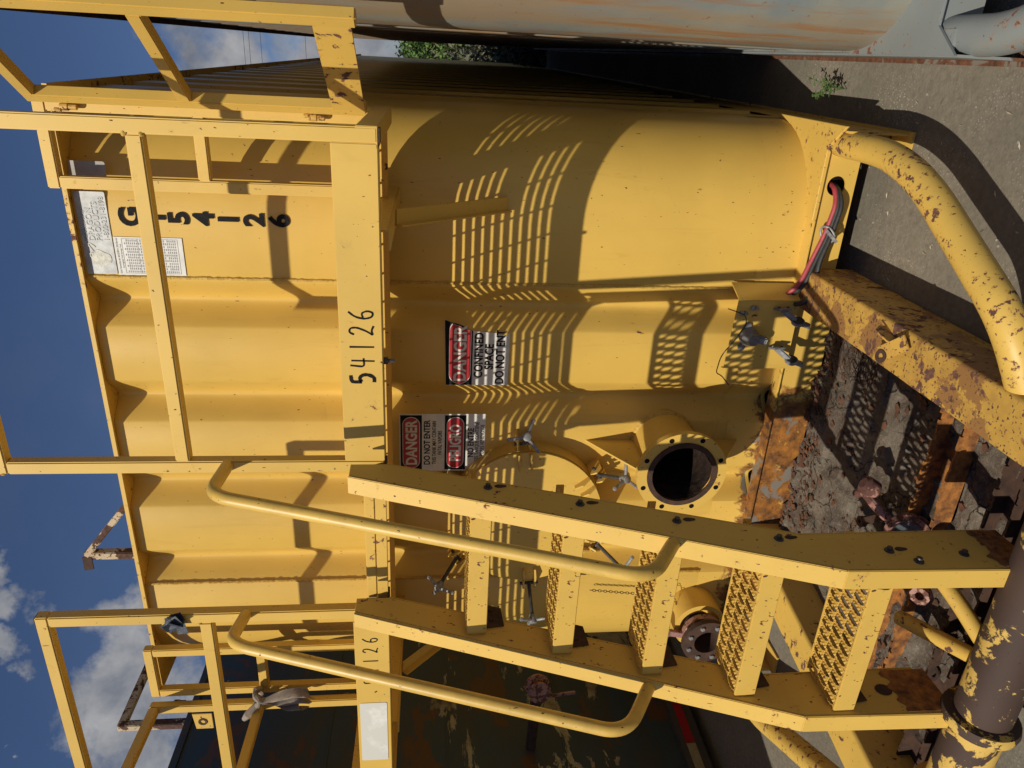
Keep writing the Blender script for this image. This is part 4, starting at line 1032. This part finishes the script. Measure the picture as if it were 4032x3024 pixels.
# ------------------------------------------------------------------ far side of the yard
def tree(name, lab, base, h, rad, nl, c1, c2, leaf, group=None, sc=(1, 1, 1), bare=0):
    tr = thing(name, lab, 'tree', base, group); b = Vector(base)
    bm = B(); tube(bm, [b, b+Vector((.1, 0, h*.4)), b+Vector((0, .1, h*.75))], [h*.03, h*.022, h*.01], 8)
    rnd = random.Random(int(base[0]*100+base[1])); tips = []
    for k in range(16):
        a = rnd.uniform(0, 6.28); z0 = h*rnd.uniform(.25, .7); p = b+Vector((0, 0, z0)); q_ = b+Vector((math.cos(a)*rad*.8*sc[0], math.sin(a)*rad*.8, z0+h*rnd.uniform(.05, .35))); tips.append(q_)
        tube(bm, [p, p.lerp(q_, .5)+Vector((0, 0, .1)), q_], [h*.010, h*.006, h*.002], 5)
    for k in range(bare):
        p = rnd.choice(tips); d = Vector((rnd.uniform(-1, 1), rnd.uniform(-1, 1), rnd.uniform(-.1, 1)))*rad*.35; tube(bm, [p, p+d*.5+Vector((0, 0, .05)), p+d], [.02, .012, .006], 4)
    obj('trunk', bm, simple('bark', (.10, .08, .06), (.05, .04, .03), 12, .9), tr)
    bm = B(); cl = [Vector((rnd.gauss(0, rad*.45)*sc[0], rnd.gauss(0, rad*.45), h*.62+rnd.gauss(0, h*.2)*sc[2])) for _ in range(int(nl/60))]
    for c in cl:
        cr = rad*rnd.uniform(.14, .3)
        for k in range(60):
            p = b+c+Vector((rnd.gauss(0, cr), rnd.gauss(0, cr), rnd.gauss(0, cr*.8))); d = Vector((rnd.uniform(-1, 1), rnd.uniform(-1, 1), rnd.uniform(-1, 1))).normalized()*leaf; s = d.cross(Vector((rnd.uniform(-1, 1), rnd.uniform(-1, 1), 1))).normalized()*leaf*.5
            if p.z < .05: continue
            bm.faces.new([bm.verts.new(v_) for v_ in (p-d, p+s, p+d, p-s)])
    m, t, bb = newmat(name+'_leaf'); v = t.noise(t.coords(), 1.3, 3)
    t.put(bb.inputs['Base Color'], t.mix(t.step(v, .4, .62), c1, c2)); bb.inputs['Roughness'].default_value = .7
    obj('crown', bm, m, tr, smooth=False)
tree('leafy_tree', 'bright green leafy tree seen through the gap between the two tanks', (.75, 27, 0), 2.7, 1.2, 4200, (.10, .19, .035), (.045, .09, .02), .085)
tree('flowering_tree', 'yellow-green flowering tree at the right of the gap', (1.75, 24, 0), 2.9, .8, 2200, (.30, .32, .05), (.12, .20, .03), .075, bare=14)
tree('distant_tree', 'dull green tree rising left behind the gap', (.2, 40, 0), 3.6, 1.6, 3000, (.075, .12, .04), (.045, .07, .03), .13)
bm = B(); rnd = random.Random(9)  # dark flakes added over the gap floor to stand in for its deep shade
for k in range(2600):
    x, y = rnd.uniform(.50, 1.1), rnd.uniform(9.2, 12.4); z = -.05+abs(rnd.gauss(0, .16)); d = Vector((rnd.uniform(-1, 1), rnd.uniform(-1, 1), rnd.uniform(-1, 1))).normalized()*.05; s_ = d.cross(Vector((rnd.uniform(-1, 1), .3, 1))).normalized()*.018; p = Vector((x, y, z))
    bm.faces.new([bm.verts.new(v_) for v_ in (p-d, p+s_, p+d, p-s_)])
tag(obj('gap_shade_flakes', bm, simple('gap_shade_dark', (.05, .04, .03), (.02, .018, .012), 4, .9)), 'added dark flakes standing in for the deep shade in the gap between the tanks', 'brush', kind='stuff')
bm = B(); rnd = random.Random(5)
for k in range(9000):
    x, y = rnd.uniform(-1.0, 3.5), rnd.uniform(12.3, 17); z = abs(rnd.gauss(0, .38 if y < 14 else .75)); d = Vector((rnd.uniform(-1, 1), rnd.uniform(-1, 1), rnd.uniform(-1, 1))).normalized()*.09; s = d.cross(Vector((rnd.uniform(-1, 1), .3, 1))).normalized()*.03; p = Vector((x, y, z))
    bm.faces.new([bm.verts.new(v_) for v_ in (p-d, p+s, p+d, p-s)])
tag(obj('undergrowth', bm, simple('dry_brush', (.17, .16, .11), (.07, .085, .04), 2, .9)), 'tangled dry brush at the far end of the gap', 'brush', kind='stuff')
bm = B(); tube(bm, [(1.10, 22, 0), (1.10, 22, 2.35)], .028, 10); lathe(bm, [(.03, 0), (.05, .02), (.05, .08), (.02, .10)], (1.10, 22, 2.35), (0, 0, 1), 10)
tag(obj('thin_pole', bm, MZINC), 'thin pale pole standing in front of the green tree', 'pole')
for i, z in enumerate((12.9, 12.6, 11.95, 9.45)):
    bm = B(); tube(bm, [(-40+8*k, 45, z-.6+.6*((k-7)/7)**2) for k in range(15)], .012, 5)
    tag(obj('power_line', bm, MBLACK), ('uppermost thin overhead wire crossing the sky', 'second overhead wire, just under the uppermost', 'third overhead wire from the top', 'lowest overhead wire, apart from the others')[i], 'wire', 'overhead wires above the gap')
